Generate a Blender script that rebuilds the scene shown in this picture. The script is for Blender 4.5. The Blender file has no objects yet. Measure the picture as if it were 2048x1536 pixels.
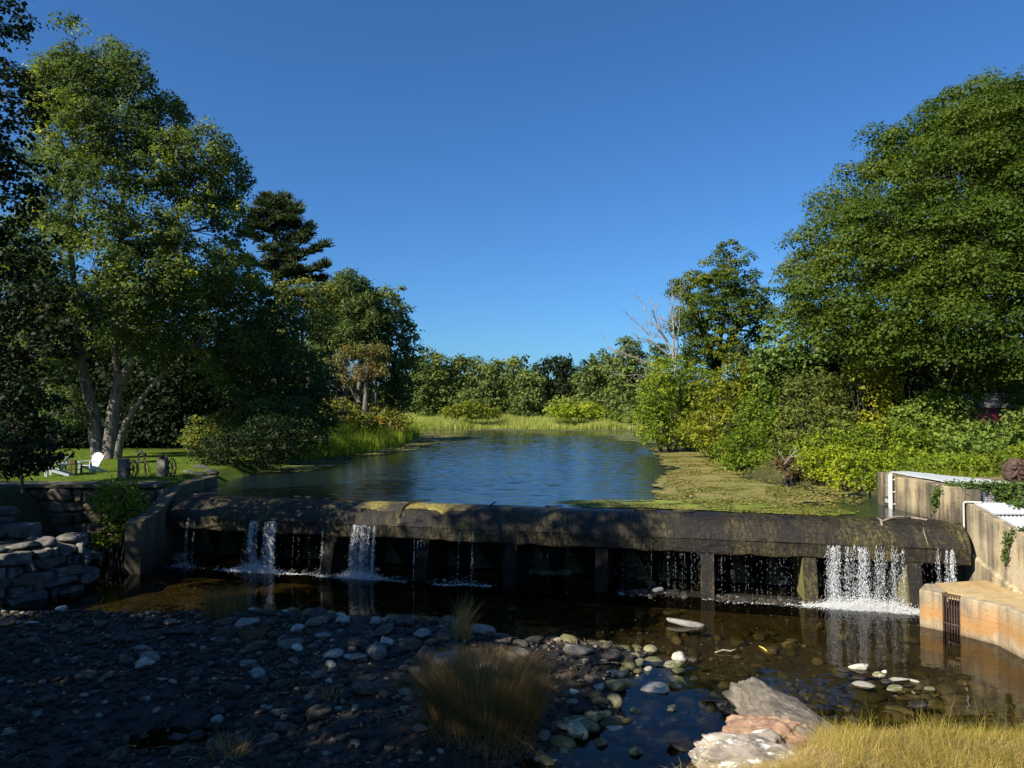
import bpy, bmesh, math, random
import numpy as np
from mathutils import noise as mn
from mathutils import Vector

R = math.radians
rng = np.random.default_rng(7)
random.seed(7)
S = bpy.context.scene
COL = S.collection

# ---------------------------------------------------------------- camera, sky, sun, exposure
F = 1462.0                      # focal length in pixels of the 2048 x 1536 photograph
CAM_Z = 6.4
TILT = math.atan(44.0 / F)      # slight upward tilt
cd = bpy.data.cameras.new('camera')
cd.sensor_width = 36.0
cd.lens = 36.0 * F / 2048.0
cd.clip_start = 0.1
cd.clip_end = 5000.0
cam = bpy.data.objects.new('camera', cd)
cam.location = (0, 0, CAM_Z)
cam.rotation_euler = (R(90) + TILT, 0, 0)
COL.objects.link(cam)
S.camera = cam

SUN = Vector((-0.79, -0.61, 0)).normalized()
ELEV = R(37)
SUN_DIR = Vector((SUN.x * math.cos(ELEV), SUN.y * math.cos(ELEV), math.sin(ELEV)))
w = bpy.data.worlds.new('World')
S.world = w
w.use_nodes = True
nt = w.node_tree
nt.nodes.clear()
sky = nt.nodes.new('ShaderNodeTexSky')
sky.sky_type = 'NISHITA'
sky.sun_disc = False
sky.sun_elevation = ELEV
sky.sun_rotation = math.atan2(SUN_DIR.x, SUN_DIR.y)
sky.air_density = 1.0
sky.dust_density = 0.6
sky.ozone_density = 3.0
bg = nt.nodes.new('ShaderNodeBackground')
bg.inputs['Strength'].default_value = 0.05
wo = nt.nodes.new('ShaderNodeOutputWorld')
tone = nt.nodes.new('ShaderNodeMix'); tone.data_type = 'RGBA'; tone.blend_type = 'MULTIPLY'
tone.inputs['Factor'].default_value = 1.0
tone.inputs[7].default_value = (0.50, 0.95, 1.42, 1)      # deep polarised late-summer blue
nt.links.new(sky.outputs[0], tone.inputs[6])
nt.links.new(tone.outputs[2], bg.inputs['Color'])
nt.links.new(bg.outputs[0], wo.inputs['Surface'])

sl = bpy.data.lights.new('sun', 'SUN')
sl.energy = 5.0
sl.angle = R(0.5)
sl.color = (1.0, 0.93, 0.80)
so = bpy.data.objects.new('sun', sl)
so.rotation_euler = SUN_DIR.to_track_quat('Z', 'Y').to_euler()
COL.objects.link(so)

S.view_settings.view_transform = 'Standard'
S.view_settings.look = 'None'
S.view_settings.exposure = 0.98
S.view_settings.gamma = 1.0
S.render.engine = 'CYCLES'
S.cycles.use_denoising = True
S.cycles.max_bounces = 6
S.cycles.diffuse_bounces = 3
S.cycles.glossy_bounces = 3
S.cycles.transmission_bounces = 4
S.cycles.transparent_max_bounces = 12
S.cycles.caustics_reflective = False
S.cycles.caustics_refractive = False


def ray(px, py):
    dx, dz = (px - 1024.0) / F, -(py - 768.0) / F
    c, s = math.cos(TILT), math.sin(TILT)
    return dx, c - dz * s, s + dz * c


def P(px, py, Y):               # point of the place seen at a pixel, Y metres ahead
    dx, dy, dz = ray(px, py)
    t = Y / dy
    return Vector((dx * t, Y, CAM_Z + dz * t))


def G(px, py, z=0.0):           # point of the place seen at a pixel, at height z
    dx, dy, dz = ray(px, py)
    t = (z - CAM_Z) / dz
    return Vector((dx * t, dy * t, z))


# ---------------------------------------------------------------- object helpers
def tag(o, label=None, cat=None, group=None, kind=None):
    if label: o['label'] = label
    if cat: o['category'] = cat
    if group: o['group'] = group
    if kind: o['kind'] = kind
    return o


def empty(name, loc, label, cat, group=None):
    o = bpy.data.objects.new(name, None)
    o.empty_display_size = 0.3
    o.location = loc
    COL.objects.link(o)
    return tag(o, label, cat, group)


def put(name, me, mats=(), parent=None):
    if not isinstance(mats, (list, tuple)): mats = [mats]
    for m in mats:
        me.materials.append(m)
    o = bpy.data.objects.new(name, me)
    COL.objects.link(o)
    if parent is not None:
        o.parent = parent
        o.matrix_parent_inverse = parent.matrix_basis.inverted()
    return o


def np_mesh(name, verts, faces, tint=None, smooth=False, mat_idx=None):
    verts = np.asarray(verts, dtype=np.float32).reshape(-1, 3)
    faces = np.asarray(faces, dtype=np.int32)
    k = faces.shape[1]
    me = bpy.data.meshes.new(name)
    me.vertices.add(len(verts))
    me.vertices.foreach_set('co', verts.ravel())
    me.loops.add(faces.size)
    me.loops.foreach_set('vertex_index', faces.ravel())
    me.polygons.add(len(faces))
    me.polygons.foreach_set('loop_start', np.arange(0, faces.size, k, dtype=np.int32))
    if smooth:
        me.polygons.foreach_set('use_smooth', np.ones(len(faces), dtype=bool))
    if mat_idx is not None:
        me.polygons.foreach_set('material_index', np.asarray(mat_idx, dtype=np.int32))
    me.update(calc_edges=True)
    if tint is not None:
        a = me.attributes.new('tint', 'FLOAT', 'FACE')
        a.data.foreach_set('value', np.asarray(tint, dtype=np.float32))
    return me


class MB:
    """collects boxes, bars, tubes and quads, builds ONE mesh object"""
    def __init__(s): s.v = []; s.f = []
    def add(s, vs, fs):
        b = len(s.v)
        s.v += [tuple(v) for v in vs]
        s.f += [tuple(i + b for i in f) for f in fs]
        return s
    def box(s, x0, x1, y0, y1, z0, z1):
        return s.add([(x0,y0,z0),(x1,y0,z0),(x1,y1,z0),(x0,y1,z0),(x0,y0,z1),(x1,y0,z1),(x1,y1,z1),(x0,y1,z1)],
                     [(0,3,2,1),(4,5,6,7),(0,1,5,4),(1,2,6,5),(2,3,7,6),(3,0,4,7)])
    def bar(s, a, b, wd, ht, up=(0,0,1)):
        a, b = Vector(a), Vector(b)
        d = (b - a).normalized()
        u = Vector(up)
        if abs(d.dot(u)) > 0.98: u = Vector((0,1,0))
        r = d.cross(u).normalized(); u = r.cross(d).normalized()
        vs = []
        for p in (a, b):
            for i, j in ((-1,-1),(1,-1),(1,1),(-1,1)):
                vs.append(p + r * (i * wd / 2) + u * (j * ht / 2))
        return s.add(vs, [(0,1,2,3),(7,6,5,4),(0,4,5,1),(1,5,6,2),(2,6,7,3),(3,7,4,0)])
    def tube(s, pts, rad, n=8, cap=True):
        v, f = tube_arrays(pts, rad, n)
        b = len(s.v)
        s.v += [tuple(map(float, q)) for q in v]
        s.f += [tuple(int(i) + b for i in q) for q in f]
        if cap:
            m = len(pts)
            s.f.append(tuple(b + i for i in range(n))[::-1])
            s.f.append(tuple(b + (m - 1) * n + i for i in range(n)))
        return s
    def ring(s, c, ax1, ax2, r, t, n=28, m=6):
        ax1, ax2, c = Vector(ax1), Vector(ax2), Vector(c)
        ax3 = ax1.cross(ax2)
        vs = []
        for i in range(n):
            a = 2 * math.pi * i / n
            d = ax1 * math.cos(a) + ax2 * math.sin(a)
            for j in range(m):
                b = 2 * math.pi * j / m
                vs.append(c + d * (r + t * math.cos(b)) + ax3 * (t * math.sin(b)))
        fs = [(i*m+j, ((i+1)%n)*m+j, ((i+1)%n)*m+(j+1)%m, i*m+(j+1)%m) for i in range(n) for j in range(m)]
        return s.add(vs, fs)
    def prism(s, poly, z0, z1):
        n = len(poly)
        zs = z1 if isinstance(z1, (list, tuple)) else [z1] * n
        vs = [(p[0], p[1], z0) for p in poly] + [(p[0], p[1], zs[i]) for i, p in enumerate(poly)]
        fs = [tuple(range(n))[::-1], tuple(range(n, 2*n))] + [(i, (i+1)%n, n+(i+1)%n, n+i) for i in range(n)]
        return s.add(vs, fs)
    def extrude(s, prof, o, ax, up, d):
        """profile (a,b) in plane (ax,up) at origin o, thickness vector d"""
        o, ax, up, d = Vector(o), Vector(ax), Vector(up), Vector(d)
        n = len(prof)
        vs = [o + ax*a + up*b for a, b in prof] + [o + ax*a + up*b + d for a, b in prof]
        fs = [tuple(range(n))[::-1], tuple(range(n, 2*n))] + [(i, (i+1)%n, n+(i+1)%n, n+i) for i in range(n)]
        return s.add(vs, fs)
    def build(s, name, mats, parent=None, bevel=0.0, smooth=False):
        me = bpy.data.meshes.new(name)
        me.from_pydata(s.v, [], s.f)
        bm = bmesh.new(); bm.from_mesh(me)
        bmesh.ops.recalc_face_normals(bm, faces=bm.faces)
        if bevel > 0:
            es = [e for e in bm.edges if len(e.link_faces) == 2 and e.calc_face_angle(0) > 0.6]
            bmesh.ops.bevel(bm, geom=es, offset=bevel, segments=2, affect='EDGES', profile=0.6)
        if smooth:
            for f in bm.faces: f.smooth = True
        bm.to_mesh(me); bm.free()
        return put(name, me, mats, parent)


def tube_arrays(pts, rad, n=8):
    pts = np.array([tuple(p) for p in pts], dtype=float)
    rad = np.array(rad, dtype=float)
    m = len(pts)
    tg = np.gradient(pts, axis=0)
    tg /= np.linalg.norm(tg, axis=1, keepdims=True) + 1e-9
    ref = np.array([0.31, 0.95, 0.05]) if abs(tg[:, 2]).mean() > 0.5 else np.array([0.0, 0.1, 1.0])
    a = np.cross(tg, ref); a /= np.linalg.norm(a, axis=1, keepdims=True) + 1e-9
    b = np.cross(tg, a)
    th = np.arange(n) / n * 2 * np.pi
    v = (pts[:, None, :] + rad[:, None, None] * (a[:, None, :] * np.cos(th)[None, :, None] + b[:, None, :] * np.sin(th)[None, :, None])).reshape(-1, 3)
    i = np.arange(m - 1)[:, None] * n; j = np.arange(n)[None, :]; j2 = (j + 1) % n
    f = np.stack([i + j, i + j2, i + n + j2, i + n + j], axis=-1).reshape(-1, 4)
    return v, f


def join_arrays(parts):
    vs, fs, off = [], [], 0
    for v, f in parts:
        vs.append(v); fs.append(f + off); off += len(v)
    return np.concatenate(vs), np.concatenate(fs)


# value noise
def vnoise(x, y, scale, seed=0):
    x = np.asarray(x, float) / scale; y = np.asarray(y, float) / scale
    xi, yi = np.floor(x), np.floor(y)
    xf, yf = x - xi, y - yi
    def h(a, b):
        q = np.sin(a * 127.1 + b * 311.7 + seed * 74.7) * 43758.5453
        return q - np.floor(q)
    u, v = xf*xf*(3-2*xf), yf*yf*(3-2*yf)
    return (h(xi, yi)*(1-u) + h(xi+1, yi)*u)*(1-v) + (h(xi, yi+1)*(1-u) + h(xi+1, yi+1)*u)*v - 0.5


def sdf_poly(x, y, poly):
    """positive inside"""
    x = np.asarray(x, float); y = np.asarray(y, float)
    d = np.full(x.shape, 1e9); inside = np.zeros(x.shape, bool)
    n = len(poly)
    for i in range(n):
        ax, ay = poly[i][0], poly[i][1]; bx, by = poly[(i+1) % n][0], poly[(i+1) % n][1]
        ex, ey = bx-ax, by-ay
        t = np.clip(((x-ax)*ex + (y-ay)*ey) / (ex*ex+ey*ey+1e-12), 0, 1)
        d = np.minimum(d, np.hypot(x-ax-t*ex, y-ay-t*ey))
        c = ((ay > y) != (by > y)) & (x < (bx-ax)*(y-ay)/((by-ay) if abs(by-ay) > 1e-9 else 1e-9)+ax)
        inside ^= c
    return np.where(inside, d, -d)


def sstep(t):
    t = np.clip(t, 0, 1)
    return t*t*(3-2*t)


# ---------------------------------------------------------------- materials
def new_mat(name):
    m = bpy.data.materials.new(name)
    m.use_nodes = True
    m.node_tree.nodes.clear()
    return m, m.node_tree


class NB:
    def __init__(s, name):
        s.m, s.t = new_mat(name)
        s.out = s.t.nodes.new('ShaderNodeOutputMaterial')
    def n(s, typ, **kw):
        nd = s.t.nodes.new('ShaderNode' + typ)
        for k, v in kw.items():
            if k.startswith('_'): setattr(nd, k[1:], v)
            else: nd.inputs[k.replace('__', ' ')].default_value = v
        return nd
    def l(s, a, b): s.t.links.new(a, b)
    def coord(s, scale=(1,1,1), rot=(0,0,0), kind='Object'):
        tc = s.t.nodes.new('ShaderNodeTexCoord')
        mp = s.t.nodes.new('ShaderNodeMapping')
        mp.inputs['Scale'].default_value = scale
        mp.inputs['Rotation'].default_value = rot
        s.l(tc.outputs[kind], mp.inputs['Vector'])
        return mp.outputs[0]
    def noise(s, vec, scale, detail=4, rough=0.55, dist=0.0):
        nd = s.n('TexNoise', Scale=scale, Detail=detail, Roughness=rough, Distortion=dist)
        s.l(vec, nd.inputs['Vector'])
        return nd.outputs['Fac']
    def ramp(s, fac, stops, interp='LINEAR'):
        r = s.t.nodes.new('ShaderNodeValToRGB')
        r.color_ramp.interpolation = interp
        e = r.color_ramp.elements
        while len(e) > 1: e.remove(e[-1])
        e[0].position = stops[0][0]; e[0].color = (*stops[0][1], 1) if len(stops[0][1]) == 3 else stops[0][1]
        for p, c in stops[1:]:
            q = e.new(p); q.color = (*c, 1) if len(c) == 3 else c
        s.l(fac, r.inputs['Fac'])
        return r.outputs['Color']
    def mix(s, fac, a, b, blend='MIX'):
        m = s.t.nodes.new('ShaderNodeMix'); m.data_type = 'RGBA'; m.blend_type = blend
        for sock, val in ((m.inputs['Factor'], fac), (m.inputs[6], a), (m.inputs[7], b)):
            if isinstance(val, bpy.types.NodeSocket): s.l(val, sock)
            elif isinstance(val, (int, float)): sock.default_value = val
            else: sock.default_value = (*val, 1)
        return m.outputs[2]
    def math(s, op, a, b=0.0):
        m = s.t.nodes.new('ShaderNodeMath'); m.operation = op
        for sock, val in ((m.inputs[0], a), (m.inputs[1], b)):
            if isinstance(val, bpy.types.NodeSocket): s.l(val, sock)
            else: sock.default_value = val
        return m.outputs[0]
    def bump(s, h, strength=0.3, dist=0.05):
        b = s.n('Bump', Strength=strength, Distance=dist)
        s.l(h, b.inputs['Height'])
        return b.outputs[0]
    def principled(s, color, rough=0.7, normal=None, spec=0.5, metal=0.0):
        p = s.n('BsdfPrincipled', Metallic=metal)
        p.inputs['Specular IOR Level'].default_value = spec
        for sock, val in ((p.inputs['Base Color'], color), (p.inputs['Roughness'], rough)):
            if isinstance(val, bpy.types.NodeSocket): s.l(val, sock)
            elif isinstance(val, (int, float)): sock.default_value = val
            else: sock.default_value = (*val, 1)
        if normal is not None: s.l(normal, p.inputs['Normal'])
        return p.outputs[0]
    def done(s, shader):
        s.l(shader, s.out.inputs['Surface'])
        return s.m


def plain(name, col, rough=0.7, metal=0.0, vary=0.25, scale=6.0, bump=0.15, spec=0.5):
    b = NB(name)
    v = b.coord()
    nz = b.noise(v, scale, 6)
    c1 = tuple(x*(1-vary) for x in col); c2 = tuple(min(1, x*(1+vary)) for x in col)
    c = b.ramp(nz, [(0.3, c1), (0.7, c2)])
    return b.done(b.principled(c, rough, b.bump(b.noise(v, scale*5, 4), bump, 0.02), spec, metal))


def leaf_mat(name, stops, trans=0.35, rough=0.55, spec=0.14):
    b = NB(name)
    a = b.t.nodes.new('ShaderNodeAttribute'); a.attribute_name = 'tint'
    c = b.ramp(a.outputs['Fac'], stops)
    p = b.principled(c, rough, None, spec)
    tr = b.n('BsdfTranslucent')
    warm = b.mix(0.55, c, (1.25, 1.35, 0.45), 'MULTIPLY')
    bright = b.mix(1.0, warm, (1.35, 1.35, 1.2), 'MULTIPLY')
    b.l(bright, tr.inputs['Color'])
    mx = b.n('MixShader', Fac=trans)
    b.l(p, mx.inputs[1]); b.l(tr.outputs[0], mx.inputs[2])
    return b.done(mx.outputs[0])


M = {}
M['maple_leaf'] = leaf_mat('maple_leaf', [(0, (0.026,0.048,0.007)), (0.45, (0.053,0.086,0.010)), (0.8, (0.093,0.124,0.013)), (1, (0.199,0.184,0.014))])
M['silver_leaf'] = leaf_mat('silver_leaf', [(0, (0.037,0.056,0.023)), (0.42, (0.078,0.112,0.034)), (0.66, (0.156,0.193,0.033)), (0.82, (0.304,0.317,0.028)), (1, (0.404,0.387,0.028))], trans=0.38)
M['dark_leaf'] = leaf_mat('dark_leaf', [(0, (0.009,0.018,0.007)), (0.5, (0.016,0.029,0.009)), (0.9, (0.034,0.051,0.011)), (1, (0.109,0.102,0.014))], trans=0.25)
M['shrub_leaf'] = leaf_mat('shrub_leaf', [(0, (0.075,0.119,0.012)), (0.5, (0.159,0.219,0.018)), (1, (0.355,0.370,0.020))], trans=0.38)
M['gold_leaf'] = leaf_mat('gold_leaf', [(0, (0.085,0.113,0.012)), (0.5, (0.169,0.184,0.017)), (1, (0.319,0.308,0.025))], trans=0.38)
M['olive_leaf'] = leaf_mat('olive_leaf', [(0, (0.059,0.083,0.018)), (0.5, (0.120,0.141,0.028)), (0.85, (0.171,0.175,0.032)), (1, (0.324,0.184,0.037))], trans=0.3)
M['russet_leaf'] = leaf_mat('russet_leaf', [(0, (0.07,0.05,0.03)), (0.5, (0.14,0.085,0.045)), (1, (0.20,0.15,0.04))], trans=0.3)
M['sumac_leaf'] = leaf_mat('sumac_leaf', [(0, (0.065,0.108,0.025)), (0.5, (0.114,0.175,0.035)), (1, (0.198,0.250,0.037))], trans=0.35)
M['far_leaf'] = leaf_mat('far_leaf', [(0, (0.064,0.093,0.029)), (0.5, (0.111,0.146,0.038)), (1, (0.203,0.224,0.041))], trans=0.3)
M['far_leaf_light'] = leaf_mat('far_leaf_light', [(0, (0.097,0.137,0.028)), (0.5, (0.177,0.218,0.037)), (1, (0.297,0.307,0.044))], trans=0.3)
M['pine_needle'] = leaf_mat('pine_needle', [(0, (0.028,0.043,0.021)), (0.5, (0.049,0.070,0.025)), (1, (0.105,0.123,0.034))], trans=0.15)
M['red_pine_needle'] = leaf_mat('red_pine_needle', [(0, (0.045,0.072,0.021)), (0.5, (0.084,0.123,0.028)), (0.75, (0.136,0.152,0.034)), (1, (0.195,0.123,0.046))], trans=0.2)
M['ivy_leaf'] = leaf_mat('ivy_leaf', [(0, (0.03,0.06,0.012)), (0.6, (0.07,0.11,0.02)), (1, (0.17,0.18,0.03))], trans=0.3)
M['grass_green'] = leaf_mat('grass_green', [(0, (0.043,0.076,0.009)), (0.5, (0.111,0.170,0.013)), (1, (0.221,0.255,0.025))], trans=0.45)
M['reed'] = leaf_mat('reed', [(0, (0.084,0.144,0.012)), (0.5, (0.180,0.252,0.020)), (1, (0.312,0.336,0.040))], trans=0.4)
M['marsh'] = leaf_mat('marsh', [(0, (0.157,0.226,0.034)), (0.5, (0.289,0.324,0.066)), (1, (0.445,0.408,0.145))], trans=0.35)
M['dry_grass'] = leaf_mat('dry_grass', [(0, (0.113,0.117,0.014)), (0.35, (0.258,0.226,0.029)), (0.7, (0.388,0.296,0.065)), (1, (0.452,0.335,0.144))], trans=0.35)
M['tan_grass'] = leaf_mat('tan_grass', [(0, (0.120,0.088,0.039)), (0.5, (0.288,0.176,0.066)), (1, (0.480,0.297,0.121))], trans=0.35)
M['fern'] = leaf_mat('fern', [(0, (0.072,0.120,0.010)), (0.5, (0.144,0.192,0.016)), (1, (0.288,0.288,0.024))], trans=0.4)


def bark_mat(name, c1, c2, scale=7):
    b = NB(name)
    v = b.coord((1, 1, 0.18))
    nz = b.noise(v, scale, 8, 0.65, 0.6)
    c = b.ramp(nz, [(0.32, c1), (0.6, c2)])
    return b.done(b.principled(c, 0.9, b.bump(nz, 0.9, 0.08), 0.2))


M['bark'] = bark_mat('bark', (0.045,0.038,0.030), (0.22,0.19,0.155))
M['dark_bark'] = bark_mat('dark_bark', (0.02,0.018,0.014), (0.075,0.062,0.05))
M['dead_wood'] = bark_mat('dead_wood', (0.13,0.115,0.10), (0.32,0.29,0.26))
M['driftwood'] = bark_mat('driftwood', (0.10,0.08,0.06), (0.34,0.28,0.21), 12)
M['wet_wood'] = bark_mat('wet_wood', (0.012,0.010,0.008), (0.06,0.05,0.035), 12)


def rock_mat(name, cols, moss=0.0, rough=0.85, lichen=0.0, scale=2.2, waterline=False, bumpd=0.03):
    b = NB(name)
    v = b.coord()
    oi = b.t.nodes.new('ShaderNodeObjectInfo')
    add = b.t.nodes.new('ShaderNodeVectorMath'); add.operation = 'ADD'
    b.l(v, add.inputs[0])
    mul = b.t.nodes.new('ShaderNodeVectorMath'); mul.operation = 'SCALE'; mul.inputs['Scale'].default_value = 30.0
    cmb = b.t.nodes.new('ShaderNodeCombineXYZ')
    for i in range(3): b.l(oi.outputs['Random'], cmb.inputs[i])
    b.l(cmb.outputs[0], mul.inputs[0]); b.l(mul.outputs[0], add.inputs[1])
    vv = add.outputs[0]
    n1 = b.noise(vv, scale, 8, 0.62)
    c = b.ramp(n1, [(0.28, cols[0]), (0.5, cols[1]), (0.72, cols[2])])
    rv = b.ramp(oi.outputs['Random'], [(0, (0.42,0.42,0.42)), (0.45, (0.8,0.78,0.75)), (0.85, (1.3,1.25,1.2)), (1, (2.1,2.0,1.85))])
    c = b.mix(1.0, c, rv, 'MULTIPLY')
    if moss > 0:
        mz = b.ramp(b.noise(vv, 1.6, 6, 0.7), [(0.62 - moss*0.35, (0,0,0)), (0.72 - moss*0.35, (1,1,1))])
        mc = b.ramp(b.noise(vv, 14, 3), [(0.3, (0.04,0.048,0.010)), (0.7, (0.16,0.16,0.03))])
        c = b.mix(mz, c, mc)
    if lichen > 0:
        geo = b.t.nodes.new('ShaderNodeNewGeometry')
        sx = b.t.nodes.new('ShaderNodeSeparateXYZ'); b.l(geo.outputs['Normal'], sx.inputs[0])
        up = b.ramp(sx.outputs['Z'], [(0.25, (0,0,0)), (0.6, (1,1,1))])
        lz = b.ramp(b.noise(vv, 2.6, 10, 0.8), [(0.65 - lichen*0.1, (0,0,0)), (0.67 - lichen*0.1, (1,1,1))])
        lz = b.mix(1.0, lz, up, 'MULTIPLY')
        c = b.mix(lz, c, (0.72, 0.70, 0.62))
    n2 = b.noise(vv, scale*7, 6, 0.7)
    return b.done(b.principled(c, rough, b.bump(n2, 0.55, bumpd), 0.35))


M['cobble'] = rock_mat('cobble', [(0.023,0.018,0.013), (0.066,0.054,0.040), (0.19,0.16,0.12)])
M['mossy_stone'] = rock_mat('mossy_stone', [(0.12,0.11,0.08), (0.22,0.21,0.16), (0.40,0.38,0.32)], moss=0.5)
M['skylit_cobble'] = rock_mat('skylit_cobble', [(0.09,0.085,0.075), (0.20,0.19,0.17), (0.34,0.33,0.30)])  # cobble colour lightened to carry the sky light on mid bar
M['pale_stone'] = rock_mat('pale_stone', [(0.30,0.28,0.24), (0.45,0.42,0.37), (0.62,0.59,0.53)], moss=0.22)
M['wet_stone'] = rock_mat('wet_stone', [(0.012,0.012,0.012), (0.028,0.026,0.022), (0.05,0.045,0.035)], rough=0.35)
M['grey_boulder'] = rock_mat('grey_boulder', [(0.06,0.055,0.05), (0.15,0.13,0.105), (0.27,0.235,0.19)], scale=3.0, bumpd=0.06)
M['brown_boulder'] = rock_mat('brown_boulder', [(0.075,0.052,0.04), (0.17,0.105,0.07), (0.24,0.175,0.12)], scale=3.0, bumpd=0.06)
M['lichen_boulder'] = rock_mat('lichen_boulder', [(0.07,0.06,0.05), (0.17,0.15,0.125), (0.28,0.25,0.21)], lichen=1.0, scale=3.2, bumpd=0.06)
M['wall_stone'] = rock_mat('wall_stone', [(0.03,0.029,0.028), (0.085,0.082,0.077), (0.20,0.19,0.17)], scale=2.5)
M['tan_wall_stone'] = rock_mat('tan_wall_stone', [(0.05,0.035,0.023), (0.15,0.115,0.08), (0.34,0.28,0.2)], scale=1.6)


def concrete(name, base, dark, warm, warm_amt=0.4, streak=1.0, rust=0.0, damp=None):
    b = NB(name)
    vs = b.coord((2.3, 2.3, 0.16))
    v = b.coord()
    s1 = b.noise(vs, 1.0, 6, 0.6)
    s2 = b.noise(vs, 2.7, 4, 0.6, 0.3)
    patch = b.noise(v, 0.55, 6, 0.6)
    fine = b.noise(v, 9, 8, 0.7)
    c = b.mix(b.ramp(patch, [(0.35, (0,0,0)), (0.65, (1,1,1))]), base, warm) if warm_amt else base
    c = b.mix(b.ramp(fine, [(0.35, (0,0,0)), (0.7, (1,1,1))]), c, b.mix(1.0, c, (1.25,1.22,1.15), 'MULTIPLY'))
    st = b.ramp(b.math('ADD', b.math('MULTIPLY', s1, 0.6), b.math('MULTIPLY', patch, 0.4)), [(0.46, (0,0,0)), (0.56, (streak*0.8,)*3)])
    c = b.mix(st, c, dark)
    st2 = b.ramp(b.math('MULTIPLY', s2, patch), [(0.22, (0,0,0)), (0.36, (streak*0.7,)*3)])
    c = b.mix(st2, c, tuple(x*0.6 for x in dark))
    sx = b.t.nodes.new('ShaderNodeSeparateXYZ'); b.l(v, sx.inputs[0])
    if rust > 0:
        hz = b.ramp(b.math('ADD', sx.outputs['Z'], b.math('MULTIPLY', b.math('SUBTRACT', patch, 0.5), 1.8)), [(0.15, (0.15,)*3), (0.45, (rust,)*3), (0.85, (rust*0.3,)*3), (1.05, (0.0,)*3)])
        c = b.mix(hz, c, (0.38, 0.19, 0.055))
    if damp is not None:
        z0, z1 = damp
        mr = b.n('MapRange'); b.l(b.math('ADD', sx.outputs['Z'], b.math('MULTIPLY', b.math('SUBTRACT', s1, 0.5), 0.5)), mr.inputs[0])
        mr.inputs[1].default_value = z0; mr.inputs[2].default_value = z1; mr.inputs[3].default_value = 0.85; mr.inputs[4].default_value = 0
        c = b.mix(mr.outputs[0], c, (0.035, 0.030, 0.02))
    wv = b.n('TexWave', Scale=0.55, Distortion=0.6, Detail=2.0); wv.bands_direction = 'Z'; wv.wave_profile = 'SAW'
    b.l(v, wv.inputs['Vector'])
    line = b.ramp(wv.outputs['Fac'], [(0.0, (0.55,)*3), (0.03, (1,1,1)), (1.0, (1,1,1))])
    c = b.mix(0.7, c, b.mix(1.0, c, line, 'MULTIPLY'))
    pit = b.ramp(b.noise(v, 17, 4, 0.8), [(0.34, (0.35,)*3), (0.42, (1,1,1))])
    c = b.mix(0.8, c, b.mix(1.0, c, pit, 'MULTIPLY'))
    return b.done(b.principled(c, 0.88, b.bump(b.math('ADD', fine, b.math('MULTIPLY', pit, 0.5)), 0.5, 0.03), 0.25))


M['concrete'] = concrete('concrete', (0.34,0.285,0.19), (0.085,0.075,0.06), (0.40,0.30,0.16), damp=(2.3, 2.9))
M['ladder_concrete'] = concrete('ladder_concrete', (0.35,0.30,0.21), (0.11,0.10,0.08), (0.42,0.32,0.18), streak=0.9)
M['rust_concrete'] = concrete('rust_concrete', (0.34,0.29,0.21), (0.15,0.135,0.11), (0.39,0.29,0.16), streak=0.8, rust=0.85, damp=(-0.1, 0.12))
M['slab_concrete'] = concrete('slab_concrete', (0.38,0.30,0.17), (0.20,0.15,0.08), (0.42,0.28,0.12), streak=0.35)
M['old_concrete'] = concrete('old_concrete', (0.095,0.085,0.065), (0.035,0.032,0.024), (0.17,0.14,0.07), streak=0.6, damp=(0.2, 1.4))

# dam face: wet, gritty, streaked with algae
b = NB('wet_dam_face')
v = b.coord((1, 1, 1), (0, 0, R(14.13)))
vst = b.coord((7.5, 0.9, 0.9), (0, 0, R(14.13)))
streak = b.noise(vst, 2.2, 7, 0.7)
band = b.noise(b.coord((0.45, 0.2, 0.2), (0, 0, R(14.13))), 1.3, 4, 0.6)
grit = b.noise(v, 11, 7, 0.85)
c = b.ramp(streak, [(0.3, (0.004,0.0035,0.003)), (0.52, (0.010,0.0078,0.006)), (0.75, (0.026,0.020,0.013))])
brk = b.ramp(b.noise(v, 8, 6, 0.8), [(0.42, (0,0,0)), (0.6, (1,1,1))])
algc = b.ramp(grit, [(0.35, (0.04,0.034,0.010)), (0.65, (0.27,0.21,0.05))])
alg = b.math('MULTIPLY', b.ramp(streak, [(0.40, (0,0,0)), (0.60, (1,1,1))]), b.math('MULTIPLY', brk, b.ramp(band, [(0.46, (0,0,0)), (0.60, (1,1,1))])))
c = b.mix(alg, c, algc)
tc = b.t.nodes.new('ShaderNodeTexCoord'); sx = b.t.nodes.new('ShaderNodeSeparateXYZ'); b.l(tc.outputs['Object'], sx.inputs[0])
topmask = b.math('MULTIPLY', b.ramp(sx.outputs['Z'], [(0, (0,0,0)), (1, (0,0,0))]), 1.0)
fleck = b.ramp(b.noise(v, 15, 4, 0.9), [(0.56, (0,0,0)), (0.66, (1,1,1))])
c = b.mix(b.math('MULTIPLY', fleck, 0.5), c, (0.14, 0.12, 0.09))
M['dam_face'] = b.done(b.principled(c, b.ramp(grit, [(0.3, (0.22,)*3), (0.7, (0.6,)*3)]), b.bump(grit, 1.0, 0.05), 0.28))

b = NB('mossy_dam_face')
v = b.coord()
n1 = b.noise(v, 7, 8, 0.75)
n2 = b.noise(v, 0.9, 5, 0.6)
c = b.ramp(n1, [(0.3, (0.035,0.030,0.012)), (0.5, (0.17,0.14,0.03)), (0.7, (0.36,0.29,0.06))])
c = b.mix(b.ramp(n2, [(0.42, (0,0,0)), (0.6, (1,1,1))]), c, (0.03, 0.026, 0.016))
M['dam_moss'] = b.done(b.principled(c, 0.6, b.bump(n1, 0.9, 0.05), 0.4))

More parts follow.
